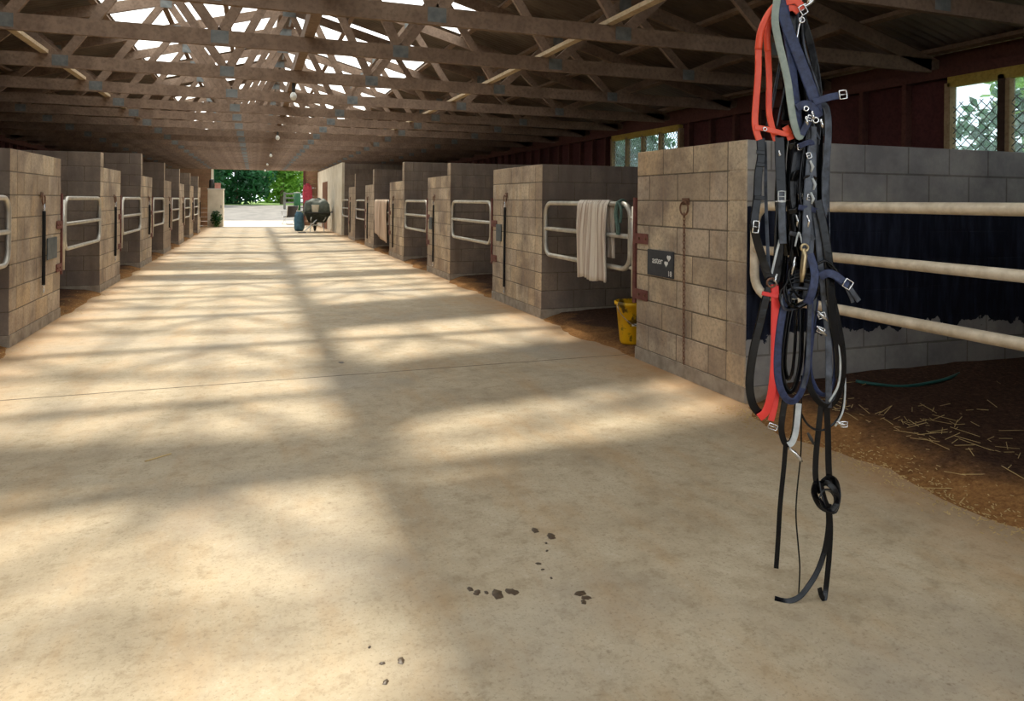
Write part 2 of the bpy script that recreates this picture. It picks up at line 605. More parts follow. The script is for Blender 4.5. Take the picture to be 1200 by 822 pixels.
def bedding(name, x_in, x_out, y0, y1, open0, open1, depth=.07, seed=0, nx=46, ny=46, spill=.05):
    """loose sawdust bed; it thins out to nothing past the stall line at the opening"""
    mb = MB()
    sgn = 1 if x_out > x_in else -1
    W = abs(x_out - x_in)
    for j in range(ny + 1):
        y = y0 + (y1 - y0) * j / ny
        op = 1.0 if open0 <= y <= open1 else 0.0
        dd = min(abs(y - open0), abs(y - open1))
        k = op * min(1, dd / .25)
        edge = -spill * k - .12 * k * (noise.noise((y * 1.7, seed, 0)) + .3 * noise.noise((y * 7, seed, 3)))
        for i in range(nx + 1):
            q = (i / nx) ** 1.8
            d = -.5 + (W + .5) * q
            x = x_in + sgn * d
            n = noise.noise((x * 2.1, y * 2.1, seed)) * .5 + noise.noise((x * 7, y * 7, seed)) * .25
            z = min(depth, (d - edge) * .3) + n * .035 * min(1, max(0, (d - edge) / .3)) - .004
            if not op and d < .2:
                z = min(z, -.02)
            z += max(0, 1 - min(abs(y - y0), abs(y - y1)) / .5) * .05 * min(1, max(0, d))
            mb.v.append((x, y, max(z, -.025)))
    for j in range(ny):
        for i in range(nx):
            a = j * (nx + 1) + i
            q = (a, a + 1, a + nx + 2, a + nx + 1)
            mb.f.append(q if sgn > 0 else q[::-1])
    return structure(name, mb, 'sawdust', smooth=True)


k = 0
for lst, xi, xo, tag_ in ((RIGHT, XR, WR, 'right'), (LEFT, XL, WL, 'left')):
    for i in range(len(lst)):
        y0 = lst[i - 1][1] if i else lst[0][0] - 2.0
        k += 1
        yb0 = (lst[i - 1][0] + BT) if i else y0
        bedding('floor_stall_%d' % k, xi, xo, yb0, lst[i][0], y0, lst[i][0], seed=k * 3.1, depth=.09 if (tag_ == 'right' and i == 1) else .05, spill=.14 if (tag_ == 'right' and i == 1) else .05)


# ------------------------------------------------------------------ block walls
BLK = {}
BLKM = {}


def block_mesh(lx, ly, lz):
    key = (round(lx, 3), round(ly, 3), round(lz, 3))
    if key not in BLK:
        bm = bmesh.new()
        bmesh.ops.create_cube(bm, size=1)
        bmesh.ops.scale(bm, vec=(lx, ly, lz), verts=bm.verts)
        bmesh.ops.bevel(bm, geom=list(bm.edges), offset=.004, segments=1, affect='EDGES')
        me = bpy.data.meshes.new('block')
        bm.to_mesh(me)
        bm.free()
        BLK[key] = me
    return BLK[key]


def pieces(a, b, odd, step=.4025):
    """lengths along a..b in half bond"""
    out = []
    p = a
    first = step / 2 if odd else step
    nxt = a + first
    while nxt < b - .06:
        out.append((p, nxt))
        p = nxt
        nxt += step
    out.append((p, b))
    return out


def stall_wall(lst, i, xin, xout, tall, label, far, paint=False):
    yn, yf = lst[i]
    sgn = 1 if xout > xin else -1
    root = thing('stall_wall', (xin, yn, 0), label, 'stall wall', 'block stall walls')
    x1 = xin + sgn * BT
    f = MB().box(min(xin, x1) - .003, max(xin, x1) + .003, yn - .003, yf + .003, -.02, FOOT)
    f.box(min(x1, xout) - .004, max(x1, xout), yn - .003, yn + BT + .003, -.02, FOOT)
    f.build('footing', 'footing', root)
    r = .007
    top = FOOT + 8 * COURSE
    MB().box(min(xin, x1) + r, max(xin, x1) - r, yn + BT - .02, yf - r, FOOT, top - r).build('mortar', 'mortar', root)
    topt = FOOT + tall * COURSE
    rp_ = .005 if paint else r
    MB().box(min(xin, xout) + (r if sgn > 0 else 0), max(xin, xout) - (r if sgn < 0 else 0), yn + rp_, yn + BT - r, FOOT, topt - r).build('mortar', 'mortar_paint' if paint else 'mortar', root)
    G = .008
    joined = {'block': MB(), 'block_paint': MB()}
    mats = BLKM

    def put(cx, cy, cz, lx, ly, mat):
        jit = rnd.uniform(-.0012, .0012)
        if far:
            joined[mat].box(cx - lx / 2, cx + lx / 2, cy - ly / 2, cy + ly / 2, cz - (COURSE - G) / 2, cz + (COURSE - G) / 2)
            return
        me = block_mesh(lx, ly, COURSE - G)
        if mat != 'block':
            key = (me.name, mat)
            if key not in mats:
                mats[key] = me.copy()
                mats[key].materials.clear()
                mats[key].materials.append(M[mat])
            me = mats[key]
        if mat == 'block' and not me.materials:
            me.materials.append(M['block'])
        o = add('block', me, root)
        o.location = (cx - xin + jit, cy - yn + jit, cz)

    for c in range(tall):
        z = FOOT + (c + .5) * COURSE
        odd = c % 2
        # the partition course, running back to the outer wall; its first block turns the corner
        L = abs(xout - xin)
        segs = pieces(0, L, odd)
        for n_, (a, b) in enumerate(segs):
            cx = xin + sgn * (a + b) / 2
            if n_ == 0 and c < 8 and odd:
                pass
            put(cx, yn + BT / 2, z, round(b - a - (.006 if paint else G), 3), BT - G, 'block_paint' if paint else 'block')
        if c < 8:
            for a, b in pieces(yn + BT, yf, 1 - odd):
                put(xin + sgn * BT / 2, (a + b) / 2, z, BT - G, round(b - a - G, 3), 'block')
    if far:
        for mt in ('block',):
            o = joined[mt].build('block_courses', mt, root)
            o['kind'] = 'stuff'
    return root


ORD = ['first', 'second', 'third', 'fourth', 'fifth', 'sixth', 'seventh', 'eighth', 'ninth']
for i in range(len(RIGHT)):
    if i == 0:
        lab = 'grey block stall wall at the near end of the right row, outside the big pipe gate'
    elif i == 1:
        lab = 'near right concrete block stall wall with rusty chain and lettered dark board'
    else:
        lab = '%s L-shaped concrete block stall wall along the right side of the aisle' % ORD[i - 1]
    stall_wall(RIGHT, i, XR, WR, R_TALL[i], lab, RIGHT[i][0] > 18, paint=(i in (0, 1)))
for i in range(len(LEFT)):
    if i == 0:
        lab = 'nearest block stall wall on the left, before the cut-off pipe gate'
    elif i == 1:
        lab = 'large near left concrete block stall wall with black strap and grey slate'
    else:
        lab = '%s L-shaped concrete block stall wall along the left side of the aisle' % ORD[i - 1]
    stall_wall(LEFT, i, XL, WL, L_TALL[i], lab, LEFT[i][0] > 18)


# ------------------------------------------------------------------ outer walls
def outer_wall(name, x, sgn, windows):
    root = structure(name)
    P = .58
    n = int((Y1 - Y0) / P)
    yy = [Y0 + i * P for i in range(n + 1)]
    wr = [(a, b) for a, b in windows]

    def in_win(y):
        return any(a - .05 < y < b + .05 for a, b in wr)
    edges = sorted([y for y in yy if not in_win(y)] + [e for ab in wr for e in ab])
    x_in, x_out = x, x + sgn * .09
    for y in edges:
        if any(abs(y - a) < .01 or abs(y - b) < .01 for a, b in wr):
            continue
        MB().box(min(x_in, x_out), max(x_in, x_out), y - .025, y + .025, 0, 2.60).build('stud', 'stud', root)
    for a, b in zip(edges, edges[1:]):
        w = any(abs(a - p) < .01 and abs(b - q) < .01 for p, q in wr)
        z1 = 1.60 if w else 2.70
        xa, xb = x + sgn * .09, x + sgn * .105
        MB().box(min(xa, xb), max(xa, xb), a + .002, b - .002, 0, z1).build('cladding_panel', 'red_panel', root)
    xa, xb = x - sgn * .0, x + sgn * .09
    MB().box(min(xa, xb), max(xa, xb), Y0, Y1, 2.60, 2.70).build('top_plate', 'stud', root)
    MB().box(min(x - sgn * .03, xa), max(x - sgn * .03, xa), Y0, Y1, 1.50, 1.60).build('girt', 'stud', root)
    xa, xb = x + sgn * .105, x + sgn * .125
    MB().box(min(xa, xb), max(xa, xb), Y0, Y1, 2.62, 2.865).build('fascia', 'stud', root)
    return root


WIN1, WIN2 = (3.05, 5.25), (10.1, 12.45)
outer_wall('wall_right', WR, 1, [WIN1, WIN2])
outer_wall('wall_left', WL, -1, [])


def window(num, y0, y1, npan, label):
    root = structure('window_%d' % num)
    x0, x1 = WR + .0, WR + .09
    MB().box(x0 - .02, x1, y0, y1, 1.60, 1.65).build('window_sill', 'post_pale', root)
    MB().box(x0, x1, y0, y1, 2.50, 2.60).build('window_head', 'lintel_yellow', root)
    st = (y1 - y0) / npan
    for i in range(npan + 1):
        y = y0 + i * st
        dark = num == 1 and i == npan - 1
        MB().box(x0, x1, y - .032, y + .032, 1.65, 2.54).build('window_post', 'post_dark' if dark else 'post_pale', root)
        if dark:
            MB().box(x0 + .01, x1, y - .075, y - .034, 1.65, 2.54).build('window_post', 'post_pale', root)
    for i in range(npan):
        a, b = y0 + i * st + .032, y0 + (i + 1) * st - .032
        MB().box(x1 - .02, x1 - .015, a, b, 1.65, 2.54).build('pane', 'pane', root)
        # chain-link mesh nailed on the inside
        mb = MB()
        p = .105 if num == 1 else .08
        top = 2.34 if num == 1 else 2.54
        xw = x0 + .045
        t = a - (top - 1.65)
        while t < b:
            for s_ in (0, 1):
                # a wire at 45 degrees clipped to the opening
                ya, za, yb, zb = t, 1.65, t + (top - 1.65), top
                if ya < a:
                    za += a - ya
                    ya = a
                if yb > b:
                    zb -= yb - b
                    yb = b
                if yb - ya > .01:
                    if s_:
                        ya, yb = a + b - ya, a + b - yb
                    mb.bar((xw + .003 * s_, ya, za), (xw + .003 * s_, yb, zb), .0062, .0062, (1, 0, 0))
            t += p
        mb.build('wire_mesh', 'wire', root)
    return root


window(1, *WIN1, 4, '')
window(2, *WIN2, 4, '')

# ------------------------------------------------------------------ roof
roof = structure('ceiling')
PUR = [.12, .95, 1.75, 2.5, 3.4, 4.3, 5.2, 6.05]
for sgn in (-1, 1):
    for d in PUR:
        x = XC + sgn * d
        z = roof_z(x) + .145
        MB().bar((x, Y0, z + .025), (x, Y1, z + .025), .07, .045, (sgn * SLOPE, 0, 1)).build('purlin', 'truss', roof)
MB().box(XC - .16, XC + .16, Y0 - .1, Y1 + .1, roof_z(XC) + .225, roof_z(XC) + .232).build('ridge_cap', 'sheet', roof)


def corr_sheet(y0, y1, sgn, d0, d1, lift):
    mb = MB()
    n = max(8, int(round((y1 - y0) / .019)))
    row = []
    for j in range(n + 1):
        y = y0 + (y1 - y0) * j / n
        c = .010 * math.sin(2 * PI * y / .1)
        for d in (d0, d1):
            x = XC + sgn * d
            row.append((x, y, roof_z(x) + .207 + c + lift))
    mb.v = row
    for j in range(n):
        a = 2 * j
        q = (a, a + 2, a + 3, a + 1)
        mb.f.append(q if sgn < 0 else q[::-1])
    return mb


W = .80
nsh = int(math.ceil((Y1 + .2 - Y0) / W))
SKY = {-1: set(), 1: set()}
rs = random.Random(11)
for i in range(nsh):
    y = Y0 + i * W
    if rs.random() < .9 and i not in (14, 17) or i in (15, 16, 18, 19, 20, 21, 22, 24, 25):
        SKY[-1].add(i)
    if y > 8.8 and rs.random() < .7:
        SKY[1].add(i)
    elif (y < 2 and rs.random() < .45) or i == 17:
        SKY[1].add(i)
for sgn in (-1, 1):
    for i in range(nsh):
        ya = Y0 + i * W
        yb = min(ya + W + .03, Y1 + .2)
        up = i in SKY[sgn]
        o = corr_sheet(ya, yb, sgn, .06, 2.55, .004).build('skylight_sheet' if up else 'roof_sheet', 'skylight' if up else 'sheet', roof, smooth=True)
        corr_sheet(ya, yb, sgn, 2.45, HALF + .45, 0).build('roof_sheet', 'sheet', roof, smooth=True)

# trusses
TY = [.3, 2.0, 3.75, 5.45, 6.92, 8.75, 10.55, 12.2, 13.65] + [15.25 + 1.7 * i for i in range(14)]
TY = [y for y in TY if -.5 < y < Y1 - .3]


def on_rafter(d):
    return roof_z(XC + d) + .07


def truss(y, label):
    root = thing('roof_truss', (XC, y, 2.68), label, 'roof truss', 'timber roof trusses')
    chord = MB().bar((WL, y, 2.75), (WR, y, 2.75), .14, .045).build('bottom_chord', 'truss', root)
    for sgn in (-1, 1):
        raf = MB().bar((XC, y, roof_z(XC) + .07), (XC + sgn * (HALF + .4), y, roof_z(XC) + .07 - SLOPE * (HALF + .4)), .14, .045).build('rafter', 'truss', root)
        webs = [(.82, 0), (.82, 1.65), (2.47, 1.65), (2.47, 3.3), (4.12, 3.3), (4.12, 4.9)]
        for b, t in webs:
            MB().bar((XC + sgn * b, y + (.0 if b > t else .0), 2.76), (XC + sgn * t, y, on_rafter(t)), .09, .04).build('web', 'truss', root)
        for b in (.82, 2.47, 4.12):
            x = XC + sgn * b
            MB().box(x - .075, x + .075, y - .0255, y + .0255, 2.70, 2.815).build('nail_plate', 'plate', chord)
        for t in (1.65, 3.3):
            x = XC + sgn * t
            z = on_rafter(t)
            MB().box(x - .07, x + .07, y - .0265, y + .0265, z - .11, z + .03).build('nail_plate', 'plate', raf)
    z = roof_z(XC) + .05
    MB().box(XC - .1, XC + .1, y - .0265, y + .0265, z - .1, z + .03).build('nail_plate', 'plate', root)
    return root


seen = 0
for y in TY:
    if y < 3:
        lab = 'timber roof truss the harness bundle hangs from' if y > 1.9 else 'timber roof truss above the camera'
    else:
        seen += 1
        nm = ['nearest', 'second', 'third', 'fourth', 'fifth', 'sixth', 'seventh', 'eighth', 'ninth', 'tenth', 'eleventh', 'twelfth',
              'thirteenth', 'fourteenth', 'fifteenth', 'sixteenth', 'seventeenth', 'eighteenth', 'nineteenth', 'twentieth'][seen - 1]
        lab = '%s brown timber roof truss in view, counted from the camera' % nm
    truss(y, lab)

# long braces lying on the trusses
for nm, x, w, m, lab in (('roof_brace', -2.1, .075, 'lath', 'pale timber lath running along the trusses on the left'),
                         ('roof_brace', 2.85, .075, 'lath', 'pale timber lath running along the trusses on the right')):
    o = MB().box(x - w / 2, x + w / 2, Y0 + .5, Y1 - .2, 2.822, 2.86).build(nm, m)
    tag(o, lab, 'brace')
o = MB().box(XC - .09, XC + .0, Y0 + .5, Y1 - .2, 2.822, 2.96).build('centre_runner', 'truss')
tag(o, 'dark timber runner along the middle of the trusses', 'beam')
# bulbs under the runner
for i, y in enumerate((9.7, 16.4, 23.2, 29.4, 35.6)):
    r = thing('light_bulb', (XC - .045, y, 2.6), 'unlit white light bulb %s along the middle runner' %
              ['nearest the camera', 'second from the camera', 'third from the camera', 'fourth from the camera', 'above the far doorway'][i], 'light bulb', 'bulbs on the runner')
    MB().tube([(XC - .045, y, 2.83), (XC - .045, y, 2.70)], .022, 10).build('holder', 'dark_plastic', r)
    MB().lathe([(.0, -.105), (.03, -.095), (.045, -.06), (.04, -.03), (.02, .0)], (XC - .045, y, 2.70), 14).build('bulb', 'bulb', r, True)

# ------------------------------------------------------------------ far end
DX0, DX1, DZ = -1.86, 2.3, 2.72
wf = structure('wall_far')
z = 0
bz = [DZ + .15 + .2 * i for i in range(12)]
for z in bz:
    half = HALF + .1 if z < 2.9 else max(.15, (roof_z(XC) + .15 - z) / SLOPE)
    x0, x1 = max(WL, XC - half), min(WR, XC + half)
    if x1 - x0 > .35:
        MB().box(x0, x1, Y1, Y1 + .03, z, min(z + .195, roof_z(XC) + .1)).build('gable_board', 'gable', wf)
MB().box(DX0 - .12, DX1 + .12, Y1 - .06, Y1 + .08, DZ, DZ + .15).build('lintel', 'gable', wf)
for x0, x1 in ((WL, DX0 - .1), (DX1 + .1, WR)):
    n = 13
    for i in range(n):
        z0 = i * DZ / n
        MB().box(x0, x1, Y1, Y1 + .03, z0, z0 + DZ / n - .005).build('wall_board', 'gable', wf)
    MB().box(x0, x1, Y1 + .0, Y1 + .03, DZ, DZ + .148).build('wall_board', 'gable', wf)
MB().box(DX0 - .1, DX0, Y1 - .06, Y1 + .08, 0, DZ).build('door_jamb', 'cream_wall', wf)
MB().box(DX1, DX1 + .1, Y1 - .06, Y1 + .08, 0, DZ).build('door_jamb', 'stud', wf)

# cream room in the right-hand corner
wr = structure('wall_room')
for y0, y1, z0, z1 in ((ROOF_ROOM_Y, 31.8, 0, 2.66), (34.2, Y1 - .08, 0, 2.66), (31.8, 34.2, 2.1, 2.66)):
    w = .9
    y = y0
    while y < y1 - .01:
        MB().box(XR, XR + .08, y + .004, min(y + w, y1) - .004, z0, z1).build('wall_panel', 'cream_wall', wr)
        y += w
MB().box(XR + .02, XR + .06, ROOF_ROOM_Y, Y1 - .08, 0, 2.6).build('frame', 'brown_door', wr)
MB().box(XR, XR + .09, ROOF_ROOM_Y - .1, ROOF_ROOM_Y, 0, 2.66).build('corner_post', 'cream_wall', wr)
b = MB()
for c in range(13):
    for p, q in pieces(XR + .09, WR, c % 2):
        MB().box(p + .003, q - .003, ROOF_ROOM_Y - .1, ROOF_ROOM_Y + .09, c * .2025, c * .2025 + .1965).build('block', 'block', wr)
MB().box(XR + .1, WR, ROOF_ROOM_Y - .094, ROOF_ROOM_Y + .08, 0, 2.63).build('mortar', 'mortar', wr)
d = structure('door_1', MB().box(XR - .01, XR + .03, 31.83, 34.17, .02, 2.09), 'brown_door')
MB().tube([(XR - .05, 31.95, 1.0), (XR - .05, 32.1, 1.0)], .012).build('door_handle', 'steel', d)
for z in (.3, 1.15):
    MB().box(XR - .02, XR - .008, 32.1, 33.95, z, z + .7).build('door_panel', 'brown_door', d)

# cream cupboard by the left jamb
cup = thing('cupboard', (-1.7, 35.6, 0), 'tall cream cupboard standing beside the far doorway', 'cupboard')
MB().box(-2.0, -1.34, 35.2, 36.2, 0, 1.72).build('body', 'cream_wall', cup)
MB().box(-1.96, -1.38, 35.185, 35.2, .08, 1.66).build('door', 'cream_wall', cup)
MB().box(-2.02, -1.32, 35.18, 36.22, 1.72, 1.76).build('top', 'white_plastic', cup)
MB().box(-1.45, -1.42, 35.165, 35.185, .85, 1.0).build('handle', 'dark_plastic', cup)
tag(MB().lathe([(0, 0), (.1, 0), (.11, .05), (.11, .36), (.08, .42), (.05, .44), (0, .44)], (-1.86, 35.5, 1.76), 14).build('canister', 'dark_plastic', None, True), 'dark round canister on top of the cream cupboard', 'canister')
bx = thing('carton', (-1.6, 35.55, 1.76), 'small pink carton on top of the cream cupboard', 'box')
MB().box(-1.72, -1.48, 35.4, 35.7, 1.76, 2.0).build('body', 'pinkbox', bx)
MB().box(-1.73, -1.47, 35.39, 35.71, 1.95, 2.02).build('lid', 'pinkbox', bx)


def leaf_blob(mb_v, mb_f, c, r, n, size, rg):
    for _ in range(n):
        d = Vector((rg.gauss(0, 1), rg.gauss(0, 1), rg.gauss(0, 1)))
        d.normalize()
        q = rg.random() ** .4
        p = Vector(c) + Vector((d.x * r[0], d.y * r[1], d.z * r[2])) * q
        u = Vector((rg.gauss(0, 1), rg.gauss(0, 1), rg.gauss(0, .7))).normalized()
        w = u.orthogonal().normalized()
        w = Matrix.Rotation(rg.uniform(0, PI), 3, u) @ w
        s1, s2 = size * rg.uniform(.7, 1.3), size * rg.uniform(.35, .6)
        k = len(mb_v)
        mb_v += [tuple(p - u * s1), tuple(p + w * s2), tuple(p + u * s1), tuple(p - w * s2)]
        mb_f.append((k, k + 1, k + 2, k + 3))


def tree(name, loc, h, r, mat, label, cat='tree', n=3500, leaf=.22, seed=1, low=.25, blobs=9, trunk_r=.16, group=None):
    rg = random.Random(seed)
    root = thing(name, loc, label, cat, group)
    x, y, z0 = loc
    mb = MB()
    mb.tube([(x, y, z0 - .1), (x + rg.uniform(-.1, .1), y, z0 + h * .35), (x + rg.uniform(-.3, .3), y, z0 + h * .8)], [trunk_r, trunk_r * .8, trunk_r * .35], 8)
    mb.build('trunk', 'bark', root, True)
    for i in range(3):
        a = rg.uniform(0, 6.28)
        p = (x, y, z0 + h * rg.uniform(.35, .55))
        q = (x + math.cos(a) * r * .6, y + math.sin(a) * r * .6, p[2] + h * .25)
        MB().tube([p, q], [trunk_r * .5, trunk_r * .2], 6).build('branch', 'bark', root, True)
    m = MB()
    for i in range(blobs):
        a = rg.uniform(0, 6.28)
        d = r * .62 * math.sqrt(rg.random())
        zz = z0 + h * (low + (1 - low) * (i + .5) / blobs * .9)
        k = r * rg.uniform(.42, .62) * (1.1 - .45 * i / blobs)
        leaf_blob(m.v, m.f, (x + math.cos(a) * d, y + math.sin(a) * d, zz), (k, k, k * .75), n // blobs, leaf, rg)
    o = m.build('crown', mat, root)
    return root


weed = thing('potted_weed', (-1.62, 35.0, 0), 'green weed growing at the foot of the cream cupboard', 'plant')
m = MB()
rg = random.Random(3)
for i in range(16):
    a = rg.uniform(0, 6.28)
    b0 = (-1.62 + rg.uniform(-.1, .1), 34.98 + rg.uniform(-.06, .06), 0)
    h = rg.uniform(.35, .75)
    MB().tube(spline([b0, (b0[0] + .04 * math.cos(a), b0[1] + .04 * math.sin(a), h * .5), (b0[0] + .16 * math.cos(a), b0[1] + .1 * math.sin(a), h)], 4), .006, 4).build('stem', 'leaf_mid', weed)
leaf_blob(m.v, m.f, (-1.62, 34.98, .4), (.25, .14, .36), 420, .05, rg)
m.build('foliage', 'leaf_dark', weed)

# folding chair at the doorway
ch = thing('camp_chair', (1.72, 38.3, 0), 'black camp chair with pale legs just outside the doorway', 'chair', rz=R(205))
q = MB()




seatm = MB()
for i in range(7):
    for j in range(7):
        u_, v_ = i / 6, j / 6
        seatm.v.append((-.27 + .54 * u_, -.24 + .46 * v_, .44 - .05 * math.sin(PI * u_) - .03 * (1 - v_)))
for i in range(6):
    for j in range(6):
        a = i * 7 + j
        seatm.f.append((a, a + 7, a + 8, a + 1))
o = seatm.build('seat', 'chair_black', ch, True)
o.modifiers.new('thick', 'SOLIDIFY').thickness = .02
bk = MB()
for i in range(7):
    for j in range(7):
        u_, v_ = i / 6, j / 6
        bk.v.append((-.28 + .56 * u_, .2 + .14 * v_ + .06 * math.sin(PI * u_), .4 + .56 * v_))
for i in range(6):
    for j in range(6):
        a = i * 7 + j
        bk.f.append((a, a + 7, a + 8, a + 1))
o = bk.build('backrest', 'chair_black', ch, True)
o.modifiers.new('thick', 'SOLIDIFY').thickness = .025
for sx in (-1, 1):
    MB().tube([(sx * .29, -.26, 0), (sx * .27, .24, .46), (sx * .29, .36, .98)], .013, 8).build('leg', 'galv', ch)
    MB().tube([(sx * .29, .3, 0), (sx * .27, -.24, .44), (sx * .29, -.28, .66)], .013, 8).build('leg', 'galv', ch)
    MB().ribbon([(sx * .3, -.3, .66), (sx * .3, 0, .665), (sx * .3, .3, .66)], .06, .02, (0, 0, 1)).build('armrest', 'chair_black', ch)
MB().tube([(-.29, -.26, .02), (.29, -.26, .02)], .01, 6).build('crossbar', 'galv', ch)
MB().tube([(-.29, .3, .02), (.29, .3, .02)], .01, 6).build('crossbar', 'galv', ch)

# wheelbarrow with tarpaulin heap
wb = thing('wheelbarrow', (2.4, 29.5, 0), 'dark wheelbarrow parked against the cream room wall', 'wheelbarrow')
X, Y = 2.36, 29.5
t = MB()
prof = [(-.42, .5, .62), (.42, .5, .62)]
top = [(X - .5, Y - .62, .78), (X + .5, Y - .62, .78), (X + .48, Y + .55, .82), (X - .48, Y + .55, .82)]
bot = [(X - .32, Y - .32, .38), (X + .32, Y - .32, .38), (X + .26, Y + .3, .4), (X - .26, Y + .3, .4)]
t.v = top + bot
t.f = [(4, 7, 6, 5)] + [(i, (i + 1) % 4, 4 + (i + 1) % 4, 4 + i) for i in range(4)]
o = t.build('tray', 'barrow', wb)
o.modifiers.new('thick', 'SOLIDIFY').thickness = .012
MB().tube(spline([*top], 3, True), .016, 6, True).build('rim', 'dark_plastic', wb)
for sx in (-1, 1):
    MB().tube([(X - .1 * sx * 1, Y + .75, .2), (X + .2 * sx, Y + .1, .34), (X + .27 * sx, Y - .7, .52), (X + .27 * sx, Y - 1.0, .6)], .018, 8).build('handle', 'palegrey', wb)
    MB().tube([(X + .24 * sx, Y - .3, .4), (X + .27 * sx, Y - .42, 0.01)], .015, 8).build('leg', 'palegrey', wb)
wheel = MB()
wheel.tube([(X, Y + .75 + .15 * math.cos(a * PI / 10), .2 + .15 * math.sin(a * PI / 10)) for a in range(20)], .05, 8, True)
wheel.build('wheel', 'rubber', wb, True)
# heap
hp = MB()
nn = 18
for j in range(nn + 1):
    for i in range(nn + 1):
        u_, v_ = i / nn * 2 - 1, j / nn * 2 - 1
        rr = max(abs(u_), abs(v_))
        h = .98 + .42 * math.sqrt(max(0, 1 - rr ** 3)) + .10 * noise.noise((u_ * 2.3, v_ * 2.3, 4)) + .04 * noise.noise((u_ * 6, v_ * 6, 1))
        if rr > .9:
            h -= .2
        hp.v.append((X + u_ * .5, Y + v_ * .58, h - .08))
for j in range(nn):
    for i in range(nn):
        a = j * (nn + 1) + i
        hp.f.append((a, a + 1, a + nn + 2, a + nn + 1))
o = hp.build('tarpaulin', 'tarp', None, True)
tag(o, 'grey-green tarpaulin bundle heaped in the wheelbarrow', 'tarpaulin')
o.modifiers.new('thick', 'SOLIDIFY').thickness = .02
tb = thing('plastic_tub', (X - .2, Y - .55, .86), 'white tub sitting in front of the tarpaulin heap', 'tub')
MB().lathe([(0, 0), (.12, 0), (.15, .28), (.16, .29), (.14, .29), (.11, .02), (0, .02)], (X - .1, Y - .62, .80), 16).build('body', 'white_plastic', tb, True)
MB().tube([(X - .1 + .15 * math.cos(a * PI / 8), Y - .64 - .07 * math.sin(a * PI / 8), 1.07 - .1 * math.sin(a * PI / 8)) for a in range(9)], .006, 5).build('handle', 'steel', tb)
bg_ = MB()
for j in range(9):
    for i in range(13):
        a = 2 * PI * i / 12
        s_ = [.8, 1, 1.05, 1, .98, .95, .9, .8, .5][j] * (1 + .06 * math.sin(5 * a + j))
        bg_.v.append((1.74 + .2 * s_ * math.cos(a), 30.4 + .16 * s_ * math.sin(a), .008 + j * .1))
for j in range(8):
    for i in range(12):
        a = j * 13 + i
        bg_.f.append((a, a + 1, a + 14, a + 13))
bg_.f.append(tuple(range(12))[::-1])
bgt = thing('feed_sack', (1.74, 30.4, 0), 'blue feed sack standing left of the wheelbarrow', 'sack')
bg_.build('bag', 'blue_bag', bgt, True)
MB().tube([(1.74 + .1 * math.cos(a * PI / 6), 30.4 + .08 * math.sin(a * PI / 6), .82) for a in range(12)], .02, 6, True).build('tie', 'white_plastic', bgt)
sh = thing('shovel', (1.9, 28.6, 0), 'pale-handled shovel lying against the wheelbarrow', 'shovel')
MB().tube([(1.82, 28.45, .05), (2.3, 28.7, .5)], .018, 8).build('handle', 'palegrey', sh)
MB().box(1.6, 1.88, 28.25, 28.5, .005, .04).build('blade', 'dark_plastic', sh)
jk = thing('jacket', (2.52, Y1 - .1, 2.05), 'crimson jacket hanging on the timber beside the far doorway', 'jacket')
j_ = MB()
JX, JY = 2.5, Y1 - .17
for j in range(11):
    for i in range(14):
        a = 2 * PI * i / 14
        v_ = j / 10
        w_ = .07 + .1 * min(1, v_ * 3) + .03 * math.sin(3 * a + 4 * v_)
        j_.v.append((JX + w_ * math.cos(a), JY + .08 * math.sin(a) * (1 + .2 * math.sin(4 * a)), 2.1 - 1.0 * v_))
for j in range(10):
    for i in range(14):
        a, b = j * 14 + i, j * 14 + (i + 1) % 14
        j_.f.append((a, b, b + 14, a + 14))
j_.f.append(tuple(range(14)))
j_.build('body', 'jacket', jk, True)
for sx in (-1, 1):
    MB().tube(spline([(JX + sx * .1, JY, 2.0), (JX + sx * .17, JY, 1.65), (JX + sx * .18, JY, 1.3)], 5), [.075, .075, .07, .07, .07, .065, .06, .06, .06, .055, .055], 8).build('sleeve', 'jacket', jk, True)
MB().tube([(JX, Y1 - .03, 2.16), (JX, JY, 2.14), (JX, JY, 2.08)], .012, 6).build('hook', 'dark_plastic', jk)

# ------------------------------------------------------------------ outdoors
structure('ground_apron', MB().box(-14, 16, Y1, 45, -.3, -.005), 'apron')


def hill(y):
    return 0 if y < 45 else min(.82, (y - 45) * .0345)


def slab(x0, x1, y0, y1, dz=0):
    m_ = MB()
    m_.v = [(x0, y0, hill(y0) + dz - .01), (x1, y0, hill(y0) + dz - .01), (x1, y1, hill(y1) + dz - .01), (x0, y1, hill(y1) + dz - .01)]
    m_.v += [(a_, b_, -.5) for a_, b_, _ in m_.v]
    m_.f = [(0, 1, 2, 3), (7, 6, 5, 4), (0, 4, 5, 1), (1, 5, 6, 2), (2, 6, 7, 3), (3, 7, 4, 0)]
    return m_


